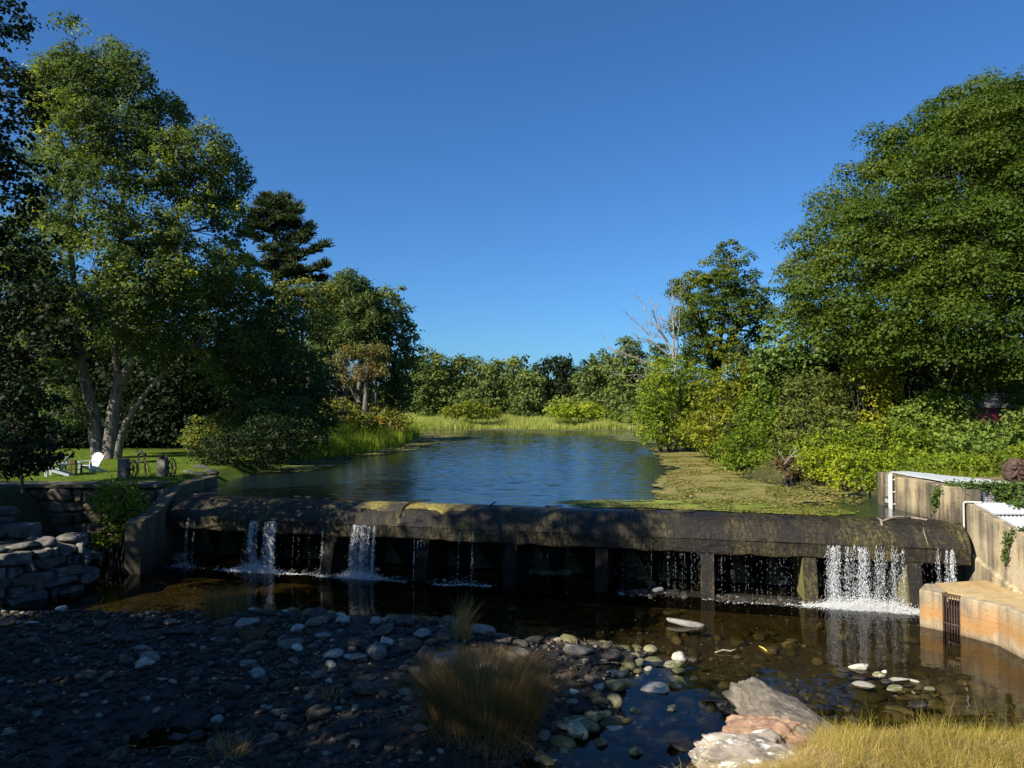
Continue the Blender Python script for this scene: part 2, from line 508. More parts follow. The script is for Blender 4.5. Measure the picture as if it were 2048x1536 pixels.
b = NB('buttress_concrete')
v = b.coord((3, 3, 0.5)); n1 = b.noise(v, 2, 7, 0.7)
c = b.ramp(n1, [(0.35, (0.05,0.045,0.02)), (0.5, (0.17,0.15,0.045)), (0.7, (0.30,0.25,0.12))])
M['buttress'] = b.done(b.principled(c, 0.6, b.bump(b.noise(b.coord(), 22, 5), 0.7, 0.03), 0.4))
M['wet_shaded'] = plain('wet_shaded_concrete', (0.013,0.011,0.009), 0.9, 0, 0.5, 6.0, 0.4, 0.12)  # near-black wet concrete whose colour also carries shade

# waters
def ripple(b, layers):
    """surface normal from noise slopes: ripples that keep their tilt at any distance"""
    acc = None
    for scale, sc, amp in layers:
        nd = b.n('TexNoise', Scale=scale, Detail=3.0, Roughness=0.55)
        b.l(b.coord(sc), nd.inputs['Vector'])
        sub = b.t.nodes.new('ShaderNodeVectorMath'); sub.operation = 'SUBTRACT'
        b.l(nd.outputs['Color'], sub.inputs[0]); sub.inputs[1].default_value = (0.5, 0.5, 0.5)
        mul = b.t.nodes.new('ShaderNodeVectorMath'); mul.operation = 'MULTIPLY'
        b.l(sub.outputs[0], mul.inputs[0]); mul.inputs[1].default_value = (amp*0.55, amp*1.25, 0)
        if acc is None: acc = mul.outputs[0]
        else:
            ad = b.t.nodes.new('ShaderNodeVectorMath'); ad.operation = 'ADD'
            b.l(acc, ad.inputs[0]); b.l(mul.outputs[0], ad.inputs[1]); acc = ad.outputs[0]
    ad = b.t.nodes.new('ShaderNodeVectorMath'); ad.operation = 'ADD'
    b.l(acc, ad.inputs[0]); ad.inputs[1].default_value = (0, 0, 1)
    nm = b.t.nodes.new('ShaderNodeVectorMath'); nm.operation = 'NORMALIZE'
    b.l(ad.outputs[0], nm.inputs[0])
    return nm.outputs[0]

b = NB('pond_water')
M['pond_water'] = b.done(b.principled((0.006,0.014,0.020), 0.04, b.bump(b.noise(b.coord((0.8,1.8,1)), 9.0, 3), 0.5, 0.012), 0.5))

b = NB('stream_water')
nm = ripple(b, [(2.2, (0.6,1.6,1), 0.09), (8.0, (0.8,1.8,1), 0.05)])
lwt = b.n('LayerWeight', Blend=0.5); b.l(nm, lwt.inputs['Normal'])
fac = b.math('ADD', b.math('MULTIPLY', b.math('POWER', lwt.outputs['Facing'], 5.0), 0.98), 0.02)   # Schlick, same from both sides
gl = b.n('BsdfGlossy', Roughness=0.03); b.l(nm, gl.inputs['Normal'])
trn = b.n('BsdfTransparent'); trn.inputs['Color'].default_value = (0.37, 0.33, 0.215, 1)
mx = b.n('MixShader'); b.l(fac, mx.inputs[0]); b.l(trn.outputs[0], mx.inputs[1]); b.l(gl.outputs[0], mx.inputs[2])
M['stream_water'] = b.done(mx.outputs[0])

b = NB('falling_water')
M['falling_water'] = b.done(b.principled((0.72,0.74,0.76), 0.25, None, 0.6))
b = NB('foam')
M['foam'] = b.done(b.principled((0.70,0.71,0.71), 0.5, b.bump(b.noise(b.coord(), 25, 4), 0.5, 0.02), 0.5))

# ground
b = NB('riverbed')
v = b.coord()
n1 = b.noise(v, 1.2, 8, 0.65); n2 = b.noise(v, 9, 8, 0.75)
vo = b.n('TexVoronoi', Scale=7.0); b.l(v, vo.inputs['Vector'])
c = b.ramp(n1, [(0.3, (0.085,0.070,0.032)), (0.55, (0.19,0.15,0.068)), (0.75, (0.29,0.24,0.12))])
c = b.mix(b.ramp(n2, [(0.3, (0,0,0)), (0.7, (1,1,1))]), b.mix(1.0, c, (0.45,0.45,0.45), 'MULTIPLY'), c)
M['riverbed'] = b.done(b.principled(c, 0.75, b.bump(b.math('ADD', n2, vo.outputs['Distance']), 0.8, 0.08), 0.4))
b = NB('mud')
v = b.coord(); n1 = b.noise(v, 1.5, 8, 0.7); n2 = b.noise(v, 14, 8, 0.75)
c = b.ramp(n1, [(0.35, (0.010,0.009,0.006)), (0.6, (0.026,0.022,0.014)), (0.75, (0.055,0.046,0.028))])
M['mud'] = b.done(b.principled(c, 0.6, b.bump(n2, 0.9, 0.06), 0.4))
b = NB('turf')
v = b.coord(); n1 = b.noise(v, 0.5, 8, 0.7); n2 = b.noise(v, 22, 4, 0.7)
c = b.ramp(n1, [(0.35, (0.055,0.085,0.014)), (0.55, (0.095,0.14,0.016)), (0.72, (0.15,0.14,0.04))])
M['turf'] = b.done(b.principled(c, 0.95, b.bump(n2, 0.8, 0.05), 0.1))
b = NB('forest_soil')
v = b.coord(); n1 = b.noise(v, 1.5, 8, 0.7)
c = b.ramp(n1, [(0.35, (0.030,0.028,0.012)), (0.6, (0.06,0.06,0.02)), (0.75, (0.09,0.075,0.035))])
M['forest_soil'] = b.done(b.principled(c, 0.95, b.bump(n1, 0.8, 0.1), 0.1))
b = NB('marsh_ground')
v = b.coord(); n1 = b.noise(v, 0.25, 8, 0.7)
c = b.ramp(n1, [(0.35, (0.15,0.19,0.03)), (0.55, (0.24,0.25,0.05)), (0.75, (0.30,0.26,0.09))])
M['marsh_ground'] = b.done(b.principled(c, 0.95, b.bump(n1, 0.8, 0.2), 0.1))
b = NB('bank_soil')
v = b.coord(); n1 = b.noise(v, 3, 8, 0.7)
c = b.ramp(n1, [(0.35, (0.11,0.085,0.045)), (0.6, (0.22,0.17,0.085)), (0.75, (0.32,0.26,0.14))])
M['bank_soil'] = b.done(b.principled(c, 0.95, b.bump(n1, 0.8, 0.08), 0.1))

# floating weed: gappy duckweed and lily mat
def weed_mat(name, c0, c1, c2, thr):
    b = NB(name)
    v = b.coord()
    n1 = b.noise(v, 0.8, 8, 0.75); n2 = b.noise(v, 7, 6, 0.8)
    c = b.ramp(n1, [(0.35, c0), (0.52, c1), (0.68, c2)])
    c = b.mix(b.ramp(n2, [(0.35, (0,0,0)), (0.65, (1,1,1))]), b.mix(1.0, c, (0.5,0.55,0.5), 'MULTIPLY'), c)
    p = b.principled(c, 0.7, b.bump(n2, 0.6, 0.03), 0.3)
    t = b.n('BsdfTransparent')
    m1 = b.noise(b.coord((0.5, 1.3, 1)), 0.9, 8, 0.8)
    al = b.ramp(m1, [(thr, (0,0,0)), (thr+0.02, (1,1,1))])
    mx = b.n('MixShader'); b.l(al, mx.inputs[0]); b.l(t.outputs[0], mx.inputs[1]); b.l(p, mx.inputs[2])
    return b.done(mx.outputs[0])
M['weed_tan'] = weed_mat('weed_tan', (0.10,0.12,0.02), (0.24,0.20,0.055), (0.30,0.25,0.09), 0.40)
M['weed_green'] = weed_mat('weed_green', (0.12,0.16,0.02), (0.22,0.25,0.03), (0.30,0.29,0.06), 0.44)
M['weed_thin'] = weed_mat('weed_thin', (0.08,0.11,0.025), (0.16,0.17,0.055), (0.24,0.22,0.10), 0.47)

M['shaded_white_paint'] = plain('shaded_white_paint', (0.52,0.55,0.58), 0.55, 0, 0.06, 10, 0.1)  # chair white greyed so that its colour holds the lawn's shade
M['white_pvc'] = plain('white_pvc', (0.62,0.60,0.55), 0.45, 0, 0.08, 4, 0.05)
M['galvanised'] = plain('galvanised', (0.52,0.54,0.56), 0.5, 0.15, 0.12, 3, 0.2)
M['dark_iron'] = plain('dark_iron', (0.030,0.026,0.022), 0.6, 0.6, 0.4, 9, 0.3)
M['rust_iron'] = plain('rust_iron', (0.085,0.050,0.035), 0.75, 0.3, 0.45, 6, 0.4)
M['old_post'] = plain('old_post', (0.13,0.115,0.095), 0.9, 0, 0.45, 7, 0.5)
M['brown_wood'] = plain('brown_wood', (0.075,0.045,0.03), 0.8, 0, 0.35, 8, 0.3)
M['grey_wood'] = plain('grey_wood', (0.23,0.205,0.17), 0.9, 0, 0.35, 9, 0.4)
M['dark_plank'] = plain('dark_plank', (0.055,0.040,0.03), 0.85, 0, 0.35, 9, 0.4)
M['red_paint'] = plain('red_paint', (0.42,0.045,0.04), 0.7, 0, 0.15, 4, 0.1)
M['shed_roof'] = plain('shed_roof', (0.22,0.17,0.13), 0.9, 0, 0.25, 14, 0.4)
M['yellow_paint'] = plain('yellow_paint', (0.65,0.55,0.05), 0.6, 0, 0.1, 4, 0.1)
M['grey_panel'] = plain('grey_panel', (0.33,0.33,0.31), 0.8, 0, 0.15, 4, 0.2)

# ---------------------------------------------------------------- lie of the land
POND = 2.6
DA = np.array([-14.1, 31.1]); DB = np.array([14.2, 24.1])
DAX = (DB - DA) / np.linalg.norm(DB - DA)
DN = np.array([DAX[1], -DAX[0]])          # downstream
DLEN = float(np.linalg.norm(DB - DA))
def dam_pt(u, v, z): 
    p = DA + DAX*u + DN*v
    return Vector((p[0], p[1], z))

BAR = [(-40,23.6),(-16.3,23.2),(-12,22.4),(-8.1,22.7),(-5.5,22.3),(-3.3,22.0),(-1.2,21.4),(1,20.2),(3.4,19.0),(3.0,18.0),(2.4,17),(2.0,15.6),(1.3,14.2),(0.3,13.0),(-0.8,11.5),(-1.5,6),(-40,6)]
BANK = [(1.4,12.3),(3.3,12.8),(5.0,13.9),(7.0,14.2),(9,14.1),(11,14.6),(18,15.5),(18,0),(0.5,0)]
LY = [30,36,45,60,80,105,120]; LX = [-14.6,-14.4,-14.0,-14.3,-14.6,-14.6,-16]
RY = [24,28,31,34,38.8,50,63,76,90,111,120]; RX = [14.4,15.0,15.6,14.6,13.0,14.4,16.4,15.5,17,20,24]

def height(x, y):
    x = np.asarray(x, float); y = np.asarray(y, float)
    v = (x-DA[0])*DN[0] + (y-DA[1])*DN[1]
    xl = np.interp(y, LY, LX) + vnoise(0*x, y, 5, 3)*0.8*(y > 34)
    xr = np.interp(y, RY, RX) + vnoise(0*x, y, 5, 4)*0.8*(y > 34)
    dl, dr, df = xl-x, x-xr, (y-119-vnoise(x, 0*y, 12, 8)*6)
    out = np.maximum(np.maximum(dl, dr), df)
    capL = 0.55 + 0.04*np.clip(dl, 0, 30)*0 + 0.012*np.clip(y-60, 0, 60)
    capR = 0.98 + 0.10*np.clip(dr-4, 0, 25)
    capF = 0.12 + 0.032*np.clip(y-123, 0, 80)
    cap = np.where(out == df, capF, np.where(out == dl, capL, capR))
    up = np.where(out > 0, POND + np.minimum(out*0.7, cap) + 0.04*vnoise(x, y, 1.5), POND - np.minimum(-out*0.5, 1.1))
    # downstream
    sb = sdf_poly(x, y, BAR) + vnoise(x, y, 2.2, 1)*1.0
    bed = -0.38 + 0.60*sstep((sb+1.4)/2.6) + 0.06*vnoise(x, y, 1.1, 2)
    bed -= 0.34*np.exp(-(((x+6.6)/1.3)**2 + ((y-14.2)/1.0)**2))
    bed += 0.22*np.exp(-(((x-8.3)/1.6)**2 + ((y-16.3)/1.0)**2))
    sk = sdf_poly(x, y, BANK) + vnoise(x, y, 1.5, 5)*0.5
    bed = np.maximum(bed, -0.45 + 1.25*sstep((sk+0.8)/2.8))
    left = np.where(y > 31.0, np.where(x < -14.4, 3.1, -9), np.where(x < -17.2, -0.3 + 3.4*sstep((-17.2-x)/3.5), -9))
    left = np.where((y < 25.0) & (x < -16.9), np.maximum(left, 1.3), left)
    right = np.where(x > 16.3, 3.5, -9)
    dn = np.maximum(np.maximum(bed, left), right)
    return np.where(v < -1.35, up, dn)

def hz(x, y): return float(height(np.array([x]), np.array([y]))[0])

def axis(vals):
    return np.unique(np.concatenate(vals))
gx = axis([np.arange(-26, 22.01, 0.3), np.arange(-60, -26, 1.5), np.arange(22, 60, 1.5), np.array([-2500,-1200,-600,-300,-200,-150,-120,-90,-75]), np.array([75,90,120,150,200,300,600,1200,2500])])
gy = axis([np.arange(3, 48, 0.3), np.arange(48, 130, 1.0), np.arange(130, 260, 8), np.array([-2500,-800,-200,-60,-20,-5,0,300,400,600,1000,2500])])
X, Y = np.meshgrid(gx, gy)
Z = height(X, Y)
vv = np.stack([X, Y, Z], -1).reshape(-1, 3)
nx, ny = len(gx), len(gy)
ii = (np.arange(ny-1)[:, None]*nx + np.arange(nx-1)[None, :]).reshape(-1)
ff = np.stack([ii, ii+1, ii+nx+1, ii+nx], -1)
cx = vv[ff].mean(1)
v_d = (cx[:,0]-DA[0])*DN[0] + (cx[:,1]-DA[1])*DN[1]
mi = np.full(len(ff), 2)
mi[(v_d > -1.35) & (cx[:,2] < 0.9)] = 0
mi[(sdf_poly(cx[:,0], cx[:,1], BANK) > -0.3) & (cx[:,2] < 1.2)] = 4
mi[(cx[:,0] < -14.3) & (cx[:,1] > 31) & (cx[:,1] < 54)] = 1
mi[(cx[:,0] > 15.5) & (cx[:,1] < 29) & (cx[:,2] > 3.0)] = 4
mi[(cx[:,1] > 117) & (cx[:,1] < 175) & (np.abs(cx[:,0]-4) < 34)] = 3
mi[(v_d < -1.35) & (cx[:,2] < POND-0.1)] = 0
mi[(mi == 0) & (sdf_poly(cx[:,0], cx[:,1], BAR) > -0.6)] = 5
g = put('ground', np_mesh('ground', vv, ff, smooth=True, mat_idx=mi), [M['riverbed'], M['turf'], M['forest_soil'], M['marsh_ground'], M['bank_soil'], M['mud']])
tag(g, kind='structure')

# pond and stream water
wy = np.concatenate([np.arange(0, 30, 0.09), np.arange(30, 60, 0.14), np.arange(60, 100, 0.22)])   # metres upstream of the crest
wx = np.arange(0, 1.00001, 1/330.0)
Tx, Ty = np.meshgrid(wx, wy)
p0x = DA[0]-1.5 + (DLEN+1.8)*DAX[0]*Tx; p0y = DA[1]+0.37 + (DLEN+1.8)*DAX[1]*Tx          # along the crest
fwd = np.clip(Ty/12, 0, 1)                                  # rows swing square to the channel
rx = -17.5 + 44*Tx; ry = 31 + 0*Tx
WX = (p0x + Ty*0.12)*(1-fwd) + rx*fwd; WY = (p0y + 0.15)*(1-fwd) + ry*fwd + Ty
bl = np.interp(WY, LY, LX); br = np.interp(WY, RY, RX)
amp = 0.12 + 0.88*sstep((np.minimum((WX-bl-3.0)*0.75, (br-WX)-1.5))/4.0)*(0.65+0.8*(vnoise(WX, WY, 9, 51)+0.5))
WZ = 0.030*vnoise(WX, WY*2.0, 1.0, 52) + 0.028*vnoise(WX*0.8+WY*0.3, WY*1.9, 0.50, 53) + 0.020*vnoise(WX-WY*0.25, WY*1.6, 0.30, 54)
WV = np.stack([WX, WY, POND + WZ*amp], -1).reshape(-1, 3)
nxw, nyw = len(wx), len(wy)
iw = (np.arange(nyw-1)[:, None]*nxw + np.arange(nxw-1)[None, :]).reshape(-1)
tag(put('pond_water', np_mesh('pond_water', WV, np.stack([iw, iw+1, iw+nxw+1, iw+nxw], -1), smooth=True), M['pond_water']), kind='structure')
me = bpy.data.meshes.new('stream_water'); me.from_pydata([(-22,-5,0),(16,-5,0),(16,24.5,0),(-14,31.6,0),(-22,31.6,0)], [], [(0,1,2,3,4)])
tag(put('stream_water', me, M['stream_water']), kind='structure')

# floating weed mats
def weed(name, polys, mat, label, cell=0.25, rough=0.6, z=POND+0.03):
    poly_w = [[tuple(G(px, py, POND))[:2] for px, py in pl] for pl in polys]
    parts = []
    for pl in poly_w:
        a = np.array(pl); x0, y0 = a.min(0)-1; x1, y1 = a.max(0)+1
        xs = np.arange(x0, x1, cell); ys = np.arange(y0, y1, cell)
        Xg, Yg = np.meshgrid(xs, ys)
        Xg = Xg + (rng.random(Xg.shape)-0.5)*cell*0.5; Yg = Yg + (rng.random(Yg.shape)-0.5)*cell*0.5
        s = sdf_poly(Xg, Yg, pl) + vnoise(Xg, Yg, 2.5, 21)*rough*2.4 + vnoise(Xg, Yg, 0.7, 22)*rough
        vd = (Xg-DA[0])*DN[0] + (Yg-DA[1])*DN[1]
        nx_, ny_ = len(xs), len(ys)
        i_ = (np.arange(ny_-1)[:, None]*nx_ + np.arange(nx_-1)[None, :])
        ok = (s[:-1, :-1] > 0) & (vd[:-1, :-1] < -0.35)
        i_ = i_[ok]
        parts.append((np.stack([Xg, Yg, np.full(Xg.shape, z)], -1).reshape(-1, 3), np.stack([i_, i_+1, i_+nx_+1, i_+nx_], -1)))
    vs, fs = join_arrays(parts)
    o = put(name, np_mesh(name, vs, fs), mat)
    return tag(o, label, 'water plants', None, 'stuff')

weed('floating_weed', [[(1295,898),(1380,890),(1440,925),(1500,958),(1590,975),(1660,1000),(1560,1012),(1330,1000),(1300,990),(1335,960),(1330,935),(1315,915)],
                       [(1600,968),(1660,972),(1700,985),(1660,990)]], M['weed_tan'], 'tan and olive mat of floating weed on the right side of the pond')
weed('duckweed', [[(1100,1004),(1300,1003),(1420,1000),(1540,1006),(1700,1028),(1640,1034),(1400,1022),(1150,1014)]], M['weed_green'], 'bright green duckweed gathered along the dam crest', 0.12, 0.25, POND+0.036)
weed('lily_pads', [[(690,908),(760,888),(820,868),(870,866),(900,872),(960,876),(900,884),(850,896),(800,904),(700,918)],
                   [(480,925),(620,918),(700,910),(690,925),(600,945),(480,950)],
                   [(830,853),(1290,853),(1290,863),(1100,862),(840,860)], [(1190,869),(1345,866),(1350,889),(1280,886),(1210,876)]], M['weed_thin'],
     'thin grey green lily pads on the pond along the left and far shore', 0.5, 1.0)

# ---------------------------------------------------------------- rocks
def rock_mesh(name, seed, sub=3, planes=13, flat=0.65, noise=0.05, kk=24.0, frac=0.0):
    r = np.random.default_rng(seed)
    bm = bmesh.new()
    bmesh.ops.create_icosphere(bm, subdivisions=sub, radius=1.0)
    d = np.array([v.co[:] for v in bm.verts])
    nrm = r.normal(size=(planes, 3)); nrm /= np.linalg.norm(nrm, axis=1, keepdims=True)
    dist = r.uniform(0.62, 0.95, planes)
    dots = d @ nrm.T
    q = dist[None, :] / np.maximum(dots, 0.12)
    k = kk
    rad = -np.log(np.exp(-k*np.minimum(q, 3)).sum(1) + np.exp(-k*1.08)) / k
    ph = r.uniform(0, 6, 6)
    rad += noise*(np.sin(d[:,0]*5+ph[0])*np.sin(d[:,1]*6+ph[1])*np.sin(d[:,2]*5+ph[2]) + 0.5*np.sin(d[:,0]*13+ph[3])*np.sin(d[:,1]*11+ph[4]))
    co = d * rad[:, None]
    if frac:
        off_ = Vector(r.uniform(-50, 50, 3))
        co = np.array([tuple(Vector(c)*(1 + frac*(mn.fractal(Vector(c)*1.3+off_, 0.8, 2.2, 6) + 0.4*abs(mn.noise(Vector(c)*2.7+off_))))) for c in co])
    co[:, 2] *= flat
    for v, c in zip(bm.verts, co): v.co = c
    me = bpy.data.meshes.new(name)
    for f in bm.faces: f.smooth = True
    bm.to_mesh(me); bm.free()
    return me

def mesh_arrays(me):
    v = np.empty(len(me.vertices)*3, np.float32); me.vertices.foreach_get('co', v)
    f = np.array([p.vertices[:] for p in me.polygons], dtype=np.int64)
    return v.reshape(-1, 3), f

rock_lo = [mesh_arrays(rock_mesh('tmp', 300+i, 2, 10, 0.6 + 0.05*(i % 5))) for i in range(10)]
rock_tiny = [mesh_arrays(rock_mesh('tmp', 400+i, 1, 9, 0.62)) for i in range(6)]

def block_mesh(seed):
    r = np.random.default_rng(seed); bm = bmesh.new(); bmesh.ops.create_icosphere(bm, subdivisions=4, radius=1.0)
    d = np.array([v.co[:] for v in bm.verts])
    ax = np.array([[1,0,0],[-1,0,0],[0,1,0],[0,-1,0],[0,0,1],[0,0,-1]], float) + r.normal(size=(6,3))*0.13
    ex = r.normal(size=(7,3)); nrm = np.concatenate([ax, ex]); nrm /= np.linalg.norm(nrm, axis=1, keepdims=True)
    dist = np.concatenate([r.uniform(.86, 1.0, 6), r.uniform(1.05, 1.35, 7)])
    q = np.minimum(dist[None]/np.maximum(d @ nrm.T, 0.05), 4)
    rad = -np.log(np.exp(-38*q).sum(1))/38
    off_ = Vector(r.uniform(-50, 50, 3)); co = d*rad[:, None]
    co = np.array([tuple(Vector(c)*(1+0.07*mn.fractal(Vector(c)*2.2+off_, 0.7, 2.1, 5))) for c in co])
    for v, c in zip(bm.verts, co): v.co = c
    me = bpy.data.meshes.new('tmp'); bm.to_mesh(me); bm.free(); return me
block_lo = [mesh_arrays(block_mesh(600+i)) for i in range(10)]

def xf(v, scale, rz, tilt, loc):
    c, s = math.cos(rz), math.sin(rz); ct, st = math.cos(tilt), math.sin(tilt)
    Rm = np.array([[c,-s,0],[s,c,0],[0,0,1]]) @ np.array([[1,0,0],[0,ct,-st],[0,st,ct]])
    return (v*np.array(scale)) @ Rm.T + np.array(loc)

# gravel and small cobbles over the bar: nobody could count it
def scatter_stones(n, region, smin, smax, lib, seed, zoff=0.3):
    r = np.random.default_rng(seed); parts = []
    k = 0
    while k < n:
        m = 4000
        x = r.uniform(region[0], region[1], m); y = r.uniform(region[2], region[3], m)
        ok = (sdf_poly(x, y, BAR) + vnoise(x, y, 1.5, 12)*1.4 > -0.15) & (np.abs(x) < 0.72*y+1)
        den = 0.6 + 0.9*vnoise(x, y, 2.5, 31)
        ok &= r.random(m) < den
        x, y = x[ok], y[ok]; z = height(x, y)
        for a_, b_, c_ in zip(x, y, z):
            if k >= n: break
            s = smin + (smax-smin)*r.random()**2.2
            v_, f_ = lib[r.integers(len(lib))]
            parts.append((xf(v_, (s*r.uniform(.8,1.4), s*r.uniform(.7,1.1), s*r.uniform(.6,1.0)), r.uniform(0,6.28), r.uniform(-.3,.3), (a_, b_, c_ + s*zoff*0.6)), f_))
            k += 1
    return join_arrays(parts)

v_, f_ = scatter_stones(7000, (-17, 3.6, 11.8, 23.3), 0.035, 0.13, rock_tiny, 5)
me = np_mesh('gravel', v_, f_, smooth=True)
b = NB('gravel_stones')
geo = b.t.nodes.new('ShaderNodeNewGeometry')
c = b.ramp(geo.outputs['Random Per Island'], [(0, (0.008,0.007,0.005)), (0.5, (0.021,0.017,0.012)), (0.88, (0.052,0.044,0.033)), (1, (0.24,0.21,0.16))])
n2 = b.noise(b.coord(), 22, 6, 0.7)
c = b.mix(0.5, c, b.mix(1.0, c, b.ramp(n2, [(0.3, (0.5,)*3), (0.7, (1.5,)*3)]), 'MULTIPLY'))
M['gravel'] = b.done(b.principled(c, 0.8, b.bump(n2, 0.5, 0.02), 0.35))
tag(put('gravel', me, M['gravel']), 'small grey stones and gravel covering the bar below the dam', 'gravel', None, 'stuff')

# stones on the bed of the pool, seen through the water
def bed_stones(n, seed):
    r = np.random.default_rng(seed); parts = []
    x = r.uniform(-9, 13, n*8); y = r.uniform(12.5, 26, n*8)
    sb = sdf_poly(x, y, BAR)
    den = np.exp(np.minimum(sb, 0)/2.2) + 0.8*np.exp(-(((x-8.3)/2.5)**2 + ((y-16.3)/1.6)**2)) + 0.03
    ok = (sb < 0.3) & (sdf_poly(x, y, BANK) < 0.3) & (r.random(n*8) < den) & ((x-DA[0])*DN[0] + (y-DA[1])*DN[1] > 1.6) & (x < 12)
    x, y = x[ok][:n], y[ok][:n]; z = height(x, y)
    for a_, b_, c_ in zip(x, y, z):
        s = 0.05 + 0.2*r.random()**2.5
        v_, f_ = rock_tiny[r.integers(6)] if s < 0.12 else rock_lo[r.integers(10)]
        parts.append((xf(v_, (s*r.uniform(.9,1.4), s*r.uniform(.7,1.1), s*r.uniform(.6,1.0)), r.uniform(0,6.28), r.uniform(-.3,.3), (a_, b_, c_ + s*0.25)), f_))
    return join_arrays(parts)
v_, f_ = bed_stones(1500, 15)
b = NB('algae_stones')
geo = b.t.nodes.new('ShaderNodeNewGeometry')
c = b.ramp(geo.outputs['Random Per Island'], [(0, (0.05,0.045,0.02)), (0.5, (0.13,0.12,0.05)), (0.85, (0.22,0.20,0.11)), (1, (0.42,0.39,0.30))])
n2 = b.noise(b.coord(), 18, 6, 0.7)
c = b.mix(1.0, c, b.ramp(n2, [(0.3, (0.5,)*3), (0.7, (1.4,)*3)]), 'MULTIPLY')
M['algae_stones'] = b.done(b.principled(c, 0.8, b.bump(n2, 0.5, 0.02), 0.35))
tag(put('riverbed_stones', np_mesh('riverbed_stones', v_, f_, smooth=True), M['algae_stones']), 'small algae coated stones on the shallow bed of the pool', 'stones', None, 'stuff')

# counted cobbles
protos = [rock_mesh('stone', 100+i, 3, 10, 0.55+0.06*(i % 5), 0.04, 42.0) for i in range(12)]
for p_ in protos: p_.materials.append(M['cobble'])
placed = []
def add_stone(x, y, s, name='cobble', label=None, group=None, mat=None, seed=None, zo=0.25, sc=None, rz=None, cat='stone', zabs=None):
    i = random.randrange(12) if seed is None else seed
    if mat is not None:
        me_ = protos[i].copy(); me_.materials.clear(); me_.materials.append(mat)
    else: me_ = protos[i]
    o = bpy.data.objects.new(name, me_)
    sc = sc or (random.uniform(.85, 1.35), random.uniform(.7, 1.0), random.uniform(.65, 1.0))
    o.scale = (s*sc[0], s*sc[1], s*sc[2])
    z = hz(x, y) if zabs is None else zabs
    o.location = (x, y, z + s*zo)
    o.rotation_euler = (random.uniform(-.2, .2), random.uniform(-.2, .2), random.uniform(0, 6.28) if rz is None else rz)
    COL.objects.link(o)
    tag(o, label, cat, group)
    return o

k = 0; tries = 0
while k < 240 and tries < 60000:
    tries += 1
    py = random.uniform(1215, 1530); px = random.uniform(-20, 1280)
    p = G(px, py, 0.1)
    if sdf_poly(np.array([p.x]), np.array([p.y]), BAR)[0] < 0.05: continue
    cen = math.exp(-((px-780)/430)**2 - ((py-1300)/110)**2)
    if random.random() > 0.12 + 0.88*cen: continue
    s = 0.10 + (0.16 + 0.12*cen)*random.random()**1.5
    if any((p.x-q[0])**2 + (p.y-q[1])**2 < (0.72*(s+q[2]))**2 for q in placed): continue
    placed.append((p.x, p.y, s))
    if random.random() < 0.45*cen:
        add_stone(p.x, p.y, s, 'cobble', 'grey cobble in the middle of the gravel bar, coloured paler for sky light', 'cobbles coloured for sky light on the gravel bar', M['skylit_cobble'])  # paler colour stands for sky light reaching the bar centre
    else:
        add_stone(p.x, p.y, s, 'cobble', 'dark grey cobble lying among many others on the gravel bar', 'cobbles on the gravel bar')
    k += 1

# stones one can single out
def pxstone(px, py, wpx, label, mat, name='stone', z=0.0, sc=(1.1, 0.8, 0.75), rz=0.0, zo=0.2, seed=None, group=None):
    p = G(px, py, z)
    s = wpx * p.y / F / 2 / sc[0]
    return add_stone(p.x, p.y + s*0.3, s, name, label, group, M[mat], seed, zo, sc, rz, 'stone', z)

